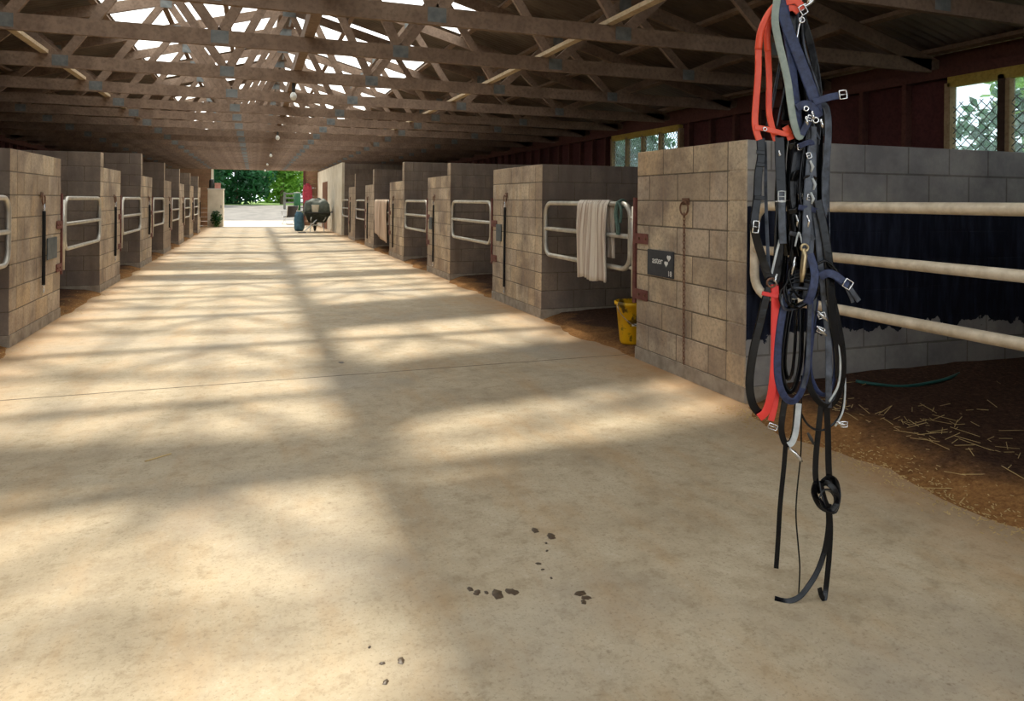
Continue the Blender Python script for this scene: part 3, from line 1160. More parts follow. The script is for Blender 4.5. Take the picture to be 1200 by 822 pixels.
structure('ground_gravel', slab(-40, 45, 45, 67), 'gravel')
structure('ground_grass', slab(-60, 70, 67, 160, .03), 'grass')
structure('ground_side', MB().box(WR + .13, 60, -30, 45, -.4, -.06), 'dark_mix')
structure('ground_side_left', MB().box(-60, WL - .13, -30, 45, -.4, -.06), 'dark_mix')
structure('ground_front', MB().box(WL - .13, WR + .13, -30, Y0 - 4, -.4, -.02), 'gravel')
o = MB()
rg = random.Random(5)
for i in range(24):
    a0, a1 = 2 * PI * i / 24, 2 * PI * (i + 1) / 24
for (cx, cy, rx, ry) in ((5.2, 54.5, 2.7, 3.0),):
    base = len(o.v)
    o.v.append((cx, cy, hill(cy) + .06))
    for i in range(28):
        a = 2 * PI * i / 28
        k_ = 1 + .12 * math.sin(3 * a + 1)
        o.v.append((cx + rx * k_ * math.cos(a), cy + ry * k_ * math.sin(a), hill(cy + ry * k_ * math.sin(a)) - .012))
    for i in range(28):
        o.f.append((base, base + 1 + i, base + 1 + (i + 1) % 28))
structure('ground_verge', o, 'grass')

TREES = [
    ('evergreen_tree', (-5.4, 69.5, .8), 11, 4.4, 'leaf_dark', 'dark evergreen tree filling the left of the far doorway', 6500, .30, .02),
    ('evergreen_tree', (-1.6, 72, .8), 9, 3.4, 'leaf_dark', 'rounded dark green tree in the doorway right of the evergreen', 5600, .28, .02),
    ('leafy_tree', (2.6, 75, .8), 10, 3.0, 'leaf_mid', 'sunlit mid green tree in the middle of the doorway', 3600, .26, .2),
    ('leafy_tree', (5.6, 80, .8), 11, 3.2, 'leaf_bright', 'bright yellow-green tree behind the paddock fence', 3000, .26, .3),
    ('leafy_tree', (8.4, 76, .8), 10, 3.0, 'leaf_mid', 'mid green tree at the right edge of the doorway', 3400, .26, .2),
    ('leafy_tree', (4.0, 96, .8), 14, 6.5, 'leaf_mid', 'tree farthest off beyond the fence', 5200, .4, .02),
    ('leafy_tree', (-9, 92, .8), 14, 8.0, 'leaf_dark', 'broad dark tree behind the evergreen', 5200, .45, .02),
    ('evergreen_tree', (-6.5, 80, .8), 13, 5.0, 'leaf_dark', 'tall dark tree between the evergreen and the broad tree', 6500, .36, .02),
    ('leafy_tree', (15, 94, .8), 14, 8.0, 'leaf_dark', 'broad dark green tree behind the right edge tree', 5200, .45, .02),
]
for i, (nm, loc, h, r, mt, lab, n, lf, lo) in enumerate(TREES):
    tree(nm, loc, h, r, mt, lab, 'tree', n, lf, 20 + i, lo, 11, .2, 'trees beyond the doorway')
tree('garden_shrub', (6.2, 69, .8), 2.2, 1.0, 'leaf_bright', 'round bright shrub by the paddock fence', 'shrub', 900, .14, 44, .2, 6, .05)
for i, (x, y, h, r) in enumerate(((12.5, 4.0, 5.2, 3.0), (18.0, 11.0, 5.0, 3.0), (18.6, 19.0, 5.2, 3.2), (13.0, 25, 5.4, 3.2), (12.3, 32.5, 5.2, 3.2), (12.5, -1.5, 5.4, 3), (16.5, 8.0, 6.4, 3.4))):
    tree('hedge_tree', (x, y, -.06), h, r, 'leaf_dark' if i % 2 else 'leaf_mid',
         ['leafy tree seen through the near right window', 'dark leafy tree outside between the two right windows', 'leafy tree seen through the farther right window',
          'dark leafy tree outside the middle of the right wall', 'leafy tree outside the far half of the right wall', 'dark leafy tree outside the near end of the right wall', 'tall leafy tree set back behind the one at the near right window'][i],
         'tree', 4200, .2, 60 + i, .04, 12, .14, 'trees along the right wall')

fz = hill(60)
fn = thing('paddock_fence', (4, 60, fz), 'grey post and rail paddock fence beyond the far doorway', 'fence')
for x in (2.3, 4.7, 7.1, 9.5):
    MB().box(x - .09, x + .09, 59.9, 60.1, fz - .1, fz + 1.35).build('post', 'fence', fn)
for z in (.45, .82, 1.17):
    MB().box(2.3, 9.5, 59.86, 59.9, fz + z, fz + z + .12).build('rail', 'fence', fn)
gz = hill(54)
gp = thing('gate_post', (2.95, 54, gz), 'stout dark post standing on the grass verge', 'post')
MB().tube([(2.95, 54, gz - .1), (2.95, 54, gz + 1.45)], .24, 12).build('post', 'leaf_dark', gp, True)
MB().lathe([(.24, 0), (.18, .05), (0, .07)], (2.95, 54, gz + 1.45), 12).build('cap', 'fence', gp)
vz = hill(63)
ut = thing('utility_vehicle', (5.0, 63, vz), 'white parked vehicle behind the paddock fence', 'vehicle')
MB().box(3.6, 7.2, 62.2, 63.9, vz + .4, vz + 1.0).build('body', 'white_plastic', ut)
cabm = MB()
cabm.v = [(4.1, 62.3, vz + 1.0), (6.4, 62.3, vz + 1.0), (6.4, 63.8, vz + 1.0), (4.1, 63.8, vz + 1.0), (4.6, 62.45, vz + 1.5), (6.1, 62.45, vz + 1.5), (6.1, 63.65, vz + 1.5), (4.6, 63.65, vz + 1.5)]
cabm.f = [(3, 2, 1, 0), (4, 5, 6, 7), (0, 1, 5, 4), (1, 2, 6, 5), (2, 3, 7, 6), (3, 0, 4, 7)]
cabm.build('cab', 'slate', ut)
for x in (4.3, 6.4):
    for y in (62.2, 63.9):
        MB().tube([(x, y - .1, vz + .32), (x, y + .1, vz + .32)], .32, 14).build('wheel', 'rubber', ut)


# ------------------------------------------------------------------ gates
def arc_rect(y0, y1, z0, z1, r, x):
    """rounded rectangle in the y-z plane"""
    P = []
    for cy, cz, a0 in ((y1 - r, z1 - r, 0), (y0 + r, z1 - r, 90), (y0 + r, z0 + r, 180), (y1 - r, z0 + r, 270)):
        for k in range(6):
            a = R(a0 + k * 18)
            P.append((x, cy + r * math.cos(a), cz + r * math.sin(a)))
    return P


def pipe_gate(xf, sgn, y0, y1, label, mat='galv', zs=(.72, 1.0, 1.29), pr=.023):
    x = xf + sgn * (.03 if sgn > 0 else .002)
    root = thing('pipe_gate', (x, (y0 + y1) / 2, 0), label, 'gate', 'pipe gates across the stalls')
    a, b = y0 + .1, y1 - .05
    MB().tube(arc_rect(a + .05, b, zs[0], zs[2], .13, x), pr, 10, True).build('frame', mat, root, True)
    MB().tube([(x, a + .05, zs[1]), (x, b, zs[1])], pr - .001, 10).build('rail', mat, root, True)
    MB().tube([(x, a - .005, zs[0] - .22), (x, a - .005, zs[2] - .02)], .02, 10).build('hinge_post', mat, root, True)
    for z in (zs[0] + .02, zs[2] - .12):
        MB().tube([(x, a - .005, z), (x, a + .05, z)], .016, 8).build('hinge', mat, root)
    return root


GR, GL = [], []
for i in range(len(RIGHT) - 1):
    y0, y1 = RIGHT[i][1], RIGHT[i + 1][0]
    if i == 0:
        lab = 'large pipe gate with worn cream rails across the near right stall'
    else:
        lab = ['', 'galvanised pipe gate with the ribbed cream cloth on it', 'second galvanised pipe gate on the right, beyond the cream cloth', 'third pipe gate along the right row, uncovered',
               'fourth pipe gate along the right row, under the pinkish rug', 'fifth pipe gate along the right row'][i]
    GR.append(pipe_gate(XR, 1, y0, y1, lab, 'pipe_cream' if i == 0 else 'galv', (.72, 1.005, 1.285), .029 if i == 0 else .024))
pipe_gate(XR, 1, RIGHT[-1][1], ROOF_ROOM_Y - .1, 'farthest pipe gate on the right, beside the cream room')
for i in range(len(LEFT) - 1):
    y0, y1 = LEFT[i][1], LEFT[i + 1][0]
    lab = 'cut-off pipe gate at the left edge of the picture' if i == 0 else '%s galvanised pipe gate along the left side of the aisle' % ORD[i]
    if i == 1:
        lab = 'near left pipe gate beside the wall with the grey slate'
    GL.append(pipe_gate(XL, -1, y0, y1, lab))


# red-oxide hinge irons at the far end of each front wall
def irons(xf, sgn, yf, label, big=1.0):
    root = thing('hinge_iron', (xf, yf, .5), label, 'bracket', 'red hinge irons on the walls')
    x0 = xf - sgn * .009
    def bx(a, b, y0, y1, z0, z1):
        return MB().box(min(a, b), max(a, b), y0, y1, z0, z1)
    bx(x0, xf - sgn * .0005 + sgn * .06, yf + .0085, yf + .045, .46, 1.34).build('upright', 'rust', root)
    for z in (.50, .96):
        sp_ = bx(x0, xf - sgn * .001, yf - .19, yf + .01, z, z + .085).build('strap', 'rust', root)
        for dy in (.16, .06):
            MB().tube([(x0 - sgn * .008, yf - dy, z + .042), (x0 + sgn * .002, yf - dy, z + .042)], .011, 6).build('bolt', 'chain', sp_)
    return root


for i, (a, b) in enumerate(RIGHT):
    if i == 0:
        continue
    irons(XR, 1, b, ['', 'red-oxide hinge iron on the wall with the lettered board', 'red-oxide hinge iron on the second right wall',
                     'red-oxide hinge iron on the third right wall', 'red-oxide hinge iron on the fourth right wall', 'red-oxide hinge iron on the fifth right wall', 'red-oxide hinge iron on the sixth right wall'][i])
for i, (a, b) in enumerate(LEFT[:-1]):
    irons(XL, -1, b, 'red-oxide hinge iron on the %s left wall' % (['hidden nearest', 'large near', 'second', 'third', 'fourth', 'fifth', 'sixth'][i]))


# tie rings and straps, boards
def tie_ring(xf, sgn, y, z, label):
    root = thing('tie_ring', (xf, y, z), label, 'tie ring', 'tie rings on the stall walls')
    xw = xf - sgn * .006
    MB().box(min(xw, xf - sgn * .0005), max(xw, xf - sgn * .0005), y - .045, y + .045, z - .005, z + .045).build('plate', 'chain', root)
    MB().tube([(xw - sgn * .012, y + .05 * math.sin(a * PI / 10), z - .03 + .05 * math.cos(a * PI / 10)) for a in range(20)], .007, 6, True).build('ring', 'chain', root, True)
    return root


def tie_strap(xf, sgn, y, z, L, label, loop=False):
    root = thing('tie_strap', (xf, y, z - L), label, 'strap', 'black tie straps on the walls')
    x = xf - sgn * .02
    MB().tube(spline([(x, y, z - .07), (x - sgn * .006, y, z - .1), (x, y, z - .15)], 3), .01, 6).build('clip', 'steel', root, True)
    MB().tube(spline([(x, y, z - .14), (x - sgn * .004, y - .01, z - L * .5), (x, y + .008, z - L + .08)], 6), .0165, 8).build('strap', 'rubber', root, True)
    if loop:
        MB().tube(spline([(x, y, z - .14), (x - sgn * .004, y + .06, z - L * .5), (x, y + .02, z - L + .08)], 6), .014, 8).build('strap', 'rubber', root, True)
    MB().tube(spline([(x, y, z - L + .08), (x - sgn * .004, y + .008, z - L + .04), (x, y, z - L)], 3), .008, 6).build('clip', 'steel', root, True)
    return root


BOARD = {}


def board(xf, sgn, y0, y1, z0, z1, label, mat='slate_grey'):
    root = thing('name_board', (xf, (y0 + y1) / 2, z0), label, 'sign', 'name boards on the stall walls')
    xa, xb = xf - sgn * .012, xf - sgn * .0015
    bo_ = MB().box(min(xa, xb), max(xa, xb), y0, y1, z0, z1).build('board', mat, root)
    root['label'] = label
    BOARD[root.name] = bo_
    return root


# right near wall: chain, ring, lettered board
for i, (a, b) in enumerate(RIGHT):
    if i == 0:
        continue
    lab = ['', 'iron tie ring holding the rusty chain', 'iron tie ring on the second right wall', 'iron tie ring on the third right wall', 'iron tie ring on the fourth right wall', 'iron tie ring on the fifth right wall', 'iron tie ring on the sixth right wall'][i]
    if i == 1:
        tie_ring(XR, 1, 4.48, 1.29, lab)
        ch_ = thing('tie_chain', (XR, 4.48, .1), 'rusty chain hanging down the near right block wall', 'chain')
        z = 1.225
        n = 0
        while z > .12:
            P = []
            for k_ in range(10):
                aa = k_ * PI / 5
                u_, w_ = .0085 * math.cos(aa), .019 * math.sin(aa)
                P.append((2.982 + (u_ if n % 2 else 0), 4.478 + (0 if n % 2 else u_) - (1.225 - z) * .012, z - .015 + w_))
            MB().tube(P, .0034, 5, True).build('link', 'chain', ch_)
            z -= .0285
            n += 1
        bd = board(XR, 1, 4.63, 5.0, .72, .925, 'dark board lettered in white with two hearts', 'slate')

        def write(txt, y, z, size, slant=0):
            cu = bpy.data.curves.new('lettering', 'FONT')
            cu.body = txt
            cu.size = size
            cu.extrude = .0008
            tmp = bpy.data.objects.new('tmp', cu)
            C.objects.link(tmp)
            dg = bpy.context.evaluated_depsgraph_get()
            me = bpy.data.meshes.new_from_object(tmp.evaluated_get(dg))
            bpy.data.objects.remove(tmp)
            me.materials.clear()
            me.materials.append(M['chalk'])
            o_ = add('lettering', me, BOARD[bd.name])
            # letters face the aisle (-x); they read from far to near
            o_.matrix_local = Matrix.Translation((-.0135, y - 4.815, z - .72)) @ Matrix.Rotation(-PI / 2, 4, 'Z') @ Matrix.Rotation(PI / 2, 4, 'X') @ Matrix.Rotation(slant, 4, 'Z')
            return o_
        write('aster', 4.925, .82, .075, .0)
        write('18', 4.70, .735, .058)
        for (hy, hz, hs) in ((4.685, .875, .027), (4.722, .828, .025)):
            h_ = MB()
            pts = []
            for k_ in range(24):
                t_ = 2 * PI * k_ / 24
                pts.append((hs * math.sin(t_) ** 3, hs * (13 * math.cos(t_) - 5 * math.cos(2 * t_) - 2 * math.cos(3 * t_) - math.cos(4 * t_)) / 16))
            for xo in (XR - .0145, XR - .0125):
                h_.v += [(xo, hy + p_, hz + q_) for p_, q_ in pts]
            h_.f.append(tuple(range(24)))
            h_.f.append(tuple(range(24, 48))[::-1])
            h_.f += [(k_, 24 + k_, 24 + (k_ + 1) % 24, (k_ + 1) % 24) for k_ in range(24)]
            h_.build('heart', 'chalk', BOARD[bd.name])
    else:
        yy_ = b - .55
        tie_ring(XR, 1, yy_, 1.36, lab)
        tie_strap(XR, 1, yy_, 1.36, 1.22, 'long black tie strap on the %s right wall' % ORD[i - 1])
        if i in (2, 3):
            board(XR, 1, b - .38, b - .18, .78, 1.0, 'small grey slate board on the %s right wall' % ORD[i - 1])
for i, (a, b) in enumerate(LEFT):
    if i == 0:
        continue
    nm = ['', 'large near', 'second', 'third', 'fourth', 'fifth', 'sixth', 'seventh'][i]
    yy_ = a + .95 if i == 1 else b - .55
    tie_ring(XL, -1, yy_, 1.30, 'iron tie ring on the %s left wall' % nm)
    tie_strap(XL, -1, yy_, 1.30, [0, .95, .95, .8, .8, .8, .8, .8][i], 'black tie strap on the %s left wall' % nm, loop=(i == 3))
    if i == 1:
        board(XL, -1, b - .56, b - .2, .66, .88, 'grey slate board on the large near left wall')


# ------------------------------------------------------------------ cloths
def drape(name, x, y0, y1, ztop, drop_f, drop_b, label, mat, amp=.008, waves=9, skew=0.0):
    mb = MB()
    nu, nv = 54, 28
    tot = drop_f + drop_b
    for i in range(nu + 1):
        u_ = i / nu
        y = y0 + (y1 - y0) * u_
        for j in range(nv + 1):
            s_ = tot * j / nv - drop_b
            hang = abs(s_)
            wob = amp * math.sin(u_ * waves * 2 * PI + .5 * math.sin(3 * u_)) * min(1, hang / .15) + .008 * math.sin(u_ * 7 + hang * 5)
            r_ = .031
            if hang < r_ * PI / 2:
                an = s_ / r_
                px, pz = x - r_ * math.sin(an), ztop - r_ + r_ * math.cos(an)
                wob *= 0
            else:
                px = x - math.copysign(r_ + .004, s_)
                pz = ztop - r_ - (hang - r_ * PI / 2) * (1 + (skew * (u_ - .5) if s_ > 0 else 0))
                px -= wob + .012 * math.copysign(min(1, hang / .3), s_)
            mb.v.append((px, y + .02 * (.5 - u_) * min(1, hang / .4), pz + (.012 * math.sin(u_ * 11) if j == nv else 0)))
    for i in range(nu):
        for j in range(nv):
            a = i * (nv + 1) + j
            mb.f.append((a, a + 1, a + nv + 2, a + nv + 1))
    o = mb.build(name, mat, None, True)
    md = o.modifiers.new('thick', 'SOLIDIFY')
    md.thickness = .006
    md.offset = 1
    return tag(o, label, 'cloth')


drape('saddle_cloth', XR + .03, 5.70, 6.33, 1.324, .77, .55, 'ribbed cream cloth draped over the top rail of a right gate', 'cream_cloth', .02, 11)
drape('horse_rug', XR + .03, 17.0, 18.85, 1.321, .98, .6, 'dusty pink rug draped over the fourth right gate', 'pink_cloth', .014, 9, -.2)
rp = thing('lead_rope', (XR + .03, 5.5, .9), 'short teal rope tied round the cloth gate', 'rope')
MB().tube([(XR + .03 + .032 * math.cos(a * PI / 8), 5.50, 1.29 + .032 * math.sin(a * PI / 8)) for a in range(16)], .012, 6, True).build('hitch', 'teal_rope', rp, True)
MB().tube(spline([(XR - .01, 5.5, 1.3), (XR - .02, 5.52, 1.2), (XR - .015, 5.49, 1.08), (XR - .01, 5.5, 1.02)], 5), .02, 6).build('tail', 'teal_rope', rp, True)
MB().tube(spline([(XR - .01, 5.5, 1.31), (XR - .01, 5.45, 1.23), (XR - .015, 5.45, 1.12)], 5), .014, 6).build('tail', 'teal_rope', rp, True)

# ------------------------------------------------------------------ bucket
bk_ = thing('bucket', (3.22, 5.62, .035), 'dirty yellow plastic bucket on the bedding behind the near right wall', 'bucket')
MB().lathe([(0, .0), (.115, 0), (.122, .02), (.155, .34), (.172, .345), (.174, .375), (.158, .378), (.148, .34), (.115, .03), (0, .028)], (3.22, 5.62, .035), 32).build('body', 'yellow', bk_, True)
MB().tube(spline([(3.22 - .165, 5.62, .39), (3.22 - .2, 5.50, .33), (3.22 - .12, 5.42, .24), (3.22 + .05, 5.42, .24), (3.22 + .165, 5.6, .39)], 6), .004, 6).build('handle', 'steel', bk_)
bh_ = [c_ for c_ in bk_.children if c_.name.startswith('handle')][0]
MB().tube([(3.1, 5.43, .23), (3.2, 5.415, .23)], .011, 8).build('grip', 'white_plastic', bh_)

# hose in the near stall
o = MB().tube(spline([(3.75, 3.62, .13), (4.0, 3.5, .105), (4.35, 3.5, .115), (4.7, 3.62, .11), (4.85, 3.68, .1)], 7), .011, 7).build('garden_hose', 'hose', None, True)
tag(o, 'short length of green hose on the near stall bedding', 'hose')

# straw and chips
st = MB()
rg = random.Random(9)


def bed_z(x, y, seed):
    n = noise.noise((x * 2.1, y * 2.1, seed)) * .5 + noise.noise((x * 7, y * 7, seed)) * .25
    return .09 + n * .035


for i in range(150):
    if i < 120:
        x = 3.15 + abs(rg.gauss(.05, .3)); y = rg.gauss(2.75, .4) if i % 3 else rg.uniform(1.6, 3.6)
    else:
        x = 3.0 + rg.uniform(-.3, 2.5); y = rg.uniform(1.6, 3.6)
    d = x - 3.0
    z = min(.09, max(0, (d + .12) * .3)) + .018 + rg.uniform(0, .015)
    L = rg.choice((.015, .025, .03, .045, .07))
    a = rg.uniform(0, PI)
    dz = rg.uniform(-.012, .02)
    st.bar((x - L * math.cos(a), y - L * math.sin(a), z), (x + L * math.cos(a), y + L * math.sin(a), z + dz), .0026, .002, (0, 0, 1))
o = st.build('straw', 'straw')
tag(o, 'loose straw strewn over the sawdust in the near right stall', 'straw', None, 'stuff')
st = MB()
for i in range(1500):
    side = rg.random() < .6
    if side:
        x = 2.9 + rg.gauss(-.04, .09); y = rg.uniform(1.4, 3.75)
    else:
        lo, hi = rg.choice([(LEFT[j][1], LEFT[j + 1][0]) for j in range(4)])
        x = XL + rg.gauss(.05, .09); y = rg.uniform(lo, hi)
    L = rg.uniform(.003, .009)
    a = rg.uniform(0, PI)
    st.bar((x - L * math.cos(a), y - L * math.sin(a), .012 + (max(0, x - 2.9) * .3 if side else max(0, XL - x) * .3)), (x + L * math.cos(a), y + L * math.sin(a), .014 + (max(0, x - 2.9) * .3 if side else max(0, XL - x) * .3)), .0035, .002, (0, 0, 1))
o = st.build('wood_shavings', 'straw')
tag(o, 'pale wood shavings scattered along the stall openings', 'shavings', None, 'stuff')


# mud spots on the concrete
def floor_at(u, v):
    x, y = (u - 600) / F, -(v - 236) / F
    ro = R(.53)
    X_, Y_ = x * math.cos(ro) - y * math.sin(ro), x * math.sin(ro) + y * math.cos(ro)
    z = -1.3 / Y_
    c_, s_ = math.cos(YAW), math.sin(YAW)
    return (X_ * c_ + s_) * z, z * (c_ - X_ * s_)


SPOTS = [(551, 691, 4), (559, 695, 5), (570, 695, 3), (583, 697, 8), (600, 694, 7), (627, 622, 5), (646, 629, 6), (640, 637, 2), (631, 661, 3), (636, 668, 2),
         (646, 678, 2), (680, 696, 6), (687, 701, 5), (684, 706, 4), (470, 775, 5), (448, 778, 3), (452, 800, 4), (400, 425, 4), (641, 646, 2), (433, 759, 2)]
for n_s, (u, v, r) in enumerate(SPOTS):
    x, y = floor_at(u, v)
    z = math.hypot(x, y)
    rr = r * z / F * 1.0
    mb = MB()
    n = 12
    mb.v.append((x, y, .0032))
    for ring, (q, h) in enumerate(((.55, .0028), (1, .0006))):
        for i in range(n):
            a = 2 * PI * i / n
            kq = q * (1 + .25 * math.sin(2 * a + u) + .15 * math.sin(5 * a + v))
            mb.v.append((x + rr * kq * math.cos(a), y + rr * kq * 1.1 * math.sin(a), h))
    for i in range(n):
        j = (i + 1) % n
        mb.f.append((0, 1 + i, 1 + j))
        mb.f.append((1 + i, 1 + n + i, 1 + n + j, 1 + j))
    o = mb.build('mud_splash', 'mud', None, True)
    g_ = ('row of dark mud splashes', 'dark mud splash in the short row on the near concrete') if n_s < 5 else \
        ('trail of dark mud drops', 'dark mud drop in the trail above the row of splashes') if (n_s < 11 or n_s == 18) else \
        ('three-part mud splash', 'dark mud splash in the tight cluster right of the row') if n_s < 14 else \
        ('mud drops at the near edge', 'dark mud drop near the bottom edge of the picture') if n_s != 17 else ('', 'lone dark lump just beyond the floor joint')
    tag(o, g_[1], 'mud', g_[0])
x, y = floor_at(184, 538)
o = MB().bar((x - .05, y - .03, .004), (x + .06, y + .04, .006), .006, .004, (0, 0, 1)).build('straw_stalk', 'straw')
tag(o, 'single straw stalk lying on the aisle', 'straw')

# ------------------------------------------------------------------ harness bundle
HX, HY, HK = 1.70, 1.885, .00284


def Q(u, v, d=0.0):
    """bundle drawing units (1 = 2.84 mm, 930 across and 697 at the floor) to the bundle's own local metres"""
    return ((u - 930) * HK, d, (697 - v) * HK)


def QS(pts, n=7, closed=False):
    return spline([Q(*p) for p in pts], n, closed)


def tack(name, label, cat, group='tack hanging from the truss'):
    return thing(name, (HX, HY, 0), label, cat, group, rz=-YAW)


LAST = {}


def strap(root, pts, w, m, th=1.2, roll=0.0, name='strap', n=7):
    w *= 1.15
    o_ = MB().ribbon(QS(pts, n), w * HK, th * HK, (0, -1, 0), roll).build(name, m, root, False, False)
    LAST[root.name] = o_
    return o_


def cord(root, pts, r, m, name='cord', n=7, closed=False):
    return MB().tube(QS(pts, n, closed), r * HK, 8, closed).build(name, m, root, True, False)


def buckle(root, u, v, w, h, ang, d=-.01, m='steel', bar=True):
    """rectangular frame buckle"""
    c, s = math.cos(R(ang)), math.sin(R(ang))
    P = []
    for x, y in ((-w, -h), (0, -h * 1.04), (w, -h), (w * 1.04, 0), (w, h), (0, h * 1.04), (-w, h), (-w * 1.04, 0)):
        P.append(Q(u + x * c - y * s, v + x * s + y * c, d))
    mb = MB().tube(P, .8 * HK, 7, True)
    if bar:
        mb.tube([Q(u - w * c, v - w * s, d), Q(u + w * c, v + w * s, d)], .6 * HK, 6)
    return mb.build('buckle', m, LAST.get(root.name, root), True, False)


def ring(root, u, v, r, d=-.01, m='steel', t=1.0, sq=1.0, name='ring'):
    return MB().tube([Q(u + r * math.cos(a * PI / 9), v + r * sq * math.sin(a * PI / 9), d) for a in range(18)], t * HK, 7, True).build(name, m, root, True, False)


def snap(root, pts, m='steel', r=1.9, d=-.012):
    o_ = MB().tube([Q(u, v, d) for u, v in pts], [r * HK * k_ for k_ in ([.7] + [1.1] * (len(pts) - 2) + [.6])], 8)
    return o_.build('snap_hook', m, root, True, False)


# the hook and hanging chain from the truss above
hk = thing('hanging_hook', (HX, HY, 1.95), 'steel hook and rope holding up the tack bundle', 'hook', None, rz=-YAW)
MB().tube([(0, 0, 2.70), (0.0, .0, 2.2), (0, 0, 2.1)], .009, 8).build('rope', 'teal_rope', hk, True, False).location.z = -1.95
MB().tube(spline([(0, 0, 2.12), (0, 0, 2.05), (-.035, 0, 1.99), (0, 0, 1.955), (.04, 0, 1.98), (.045, 0, 2.02)], 6), .008, 8).build('hook', 'steel', hk, True, False).location.z = -1.95

# 1. orange-red headstall
t1 = tack('red_headstall', 'orange-red headstall, leftmost of the hanging tack', 'bridle')
cord(t1, [(925, 3, 0), (915, 0, -.03), (900, 8, -.04), (888, 20, -.04), (879, 40, -.04), (876, 62, -.04)], 4.2, 'orange', 'crown_pad')
strap(t1, [(876, 60, -.04), (876, 90, -.04), (874, 120, -.04), (873, 148, -.04), (878, 166, -.04)], 6.4, 'orange', 2.2, .1)
cord(t1, [(918, 14, .02), (902, 12, .0), (893, 26, -.01), (889, 44, -.015), (890, 62, -.015)], 3.8, 'orange', 'crown_pad')
strap(t1, [(890, 60, -.015), (892, 95, -.015), (892, 130, -.015), (895, 150, -.02), (900, 166, -.02)], 6.2, 'orange', 2.2, -.1)
strap(t1, [(872, 152, -.045), (882, 153, -.045), (895, 156, -.045), (909, 159, -.04), (915, 154, -.03)], 5.2, 'orange', 1.6, name='noseband')
strap(t1, [(909, 150, -.03), (913, 157, -.03), (916, 165, -.03)], 7, 'orange', 2, name='noseband')
strap(t1, [(906, 8, -.05), (915, 7, -.055), (921, 11, -.055), (925, 18, -.055)], 7, 'orange', 2)
strap(t1, [(906, 16, -.045), (914, 15, -.05), (920, 20, -.05)], 6, 'orange', 2)
buckle(t1, 924, 18, 3.6, 5, -32, -.062)
ring(t1, 883, 154, 2, -.052, 'steel', .7)

# 2. black cheekpieces hanging below the red headstall
t2 = tack('black_cheekpiece', 'narrow black leather cheekpiece below the red headstall, with square buckle', 'bridle strap')
strap(t2, [(880, 164, -.035), (881, 185, -.035), (878, 205, -.035), (877, 230, -.035), (874, 252, -.04), (873, 266, -.04), (878, 285, -.035), (885, 305, -.03), (892, 326, -.03)], 8, 'leather', 2, .15)
strap(t2, [(886, 168, -.03), (887, 195, -.03), (888, 225, -.025), (890, 262, -.02), (892, 300, -.02), (894, 326, -.02)], 3.2, 'leather_worn', 1.2, .6)
for v in (180, 194, 232):
    strap(t2, [(874.5 if v < 200 else 873, v, -.043), (884, v + 1, -.043)], 4, 'leather', 1.6, name='keeper')
buckle(t2, 874, 266, 3.2, 6.5, 6, -.05)

t3 = tack('black_cheekpiece', 'wider black cheekpiece with a broad silver buckle, beside the narrow one', 'bridle strap')
strap(t3, [(904, 160, -.02), (905, 190, -.02), (906, 228, -.025), (905, 262, -.025), (904, 300, -.02), (900, 330, -.02)], 10.5, 'leather', 2.2, -.1)
strap(t3, [(905, 226, -.035), (905, 250, -.037), (907, 285, -.035)], 7.5, 'leather_worn', 1.6)
snap(t3, [(896, 237), (904, 236), (914, 235)], r=.9, d=-.043)
buckle(t3, 904, 231, 3.8, 6, 0, -.044, m='palegrey')
strap(t3, [(909, 262, -.03), (903, 285, -.03), (895, 320, -.03)], 2.2, 'palegrey', 1, name='lacing')
snap(t3, [(901, 178), (902, 184), (904, 182)], r=1.3, d=-.04)

# 4. red and black lined rein loop
t4 = tack('breast_strap', 'looped strap, bright red on one side and black on the other', 'strap')
strap(t4, [(894, 330, -.035), (889, 345, -.035), (882, 375, -.035), (874, 410, -.035), (870, 445, -.035), (873, 468, -.035), (881, 480, -.03), (888, 483, -.03)], 8, 'leather', 2.2, .1, 'black_side')
strap(t4, [(897, 332, -.04), (898, 350, -.04), (898, 385, -.04), (898, 420, -.04), (895, 455, -.04), (889, 478, -.038), (881, 486, -.036)], 8, 'orange_red', 2.2, -.1, 'red_side')
strap(t4, [(908, 348, -.01), (908, 390, -.01), (906, 430, -.01), (903, 470, -.012), (898, 492, -.012)], 6, 'orange_red', 2, .1, 'red_side')
for u, v in ((887, 344), (897, 346)):
    strap(t4, [(u - 5, v - 2, -.046), (u + 5, v, -.046)], 4, 'orange_red', 1.2, name='keeper')
buckle(t4, 898, 497, 5, 3, 20, -.03)
ring(t4, 893, 330, 5, -.045, 'chain', 1.2)
snap(t4, [(899, 320), (896, 327), (900, 333)], r=1.6, d=-.05)

# 5. navy halter
t5 = tack('navy_halter', 'navy blue webbing halter with a buckled strap sticking out to the right', 'halter')
strap(t5, [(894, -14, -.05), (897, 4, -.055), (901, 22, -.06), (909, 45, -.06), (920, 72, -.06), (930, 98, -.06), (938, 120, -.06), (943, 138, -.05)], 10.5, 'navy', 2.4, .15)
strap(t5, [(903, -12, -.045), (905, 15, -.05), (907, 40, -.05), (913, 75, -.05), (916, 105, -.05), (919, 135, -.05), (923, 158, -.045)], 9, 'navy', 2.4, -.2)
strap(t5, [(936, 124, -.065), (944, 121, -.07), (953, 118, -.072), (963, 116, -.072)], 7, 'navy', 2, name='throat_strap')
buckle(t5, 968, 115, 4, 4.6, -8, -.076)
strap(t5, [(918, 130, -.06), (926, 126, -.065), (936, 130, -.066), (944, 140, -.06)], 8, 'navy', 2.2, name='noseband')
strap(t5, [(940, 130, -.05), (932, 145, -.055), (925, 160, -.05)], 7, 'navy', 2)
for u, v, r in ((927, 131, 2.6), (938, 144, 3)):
    ring(t5, u, v, r, -.072)
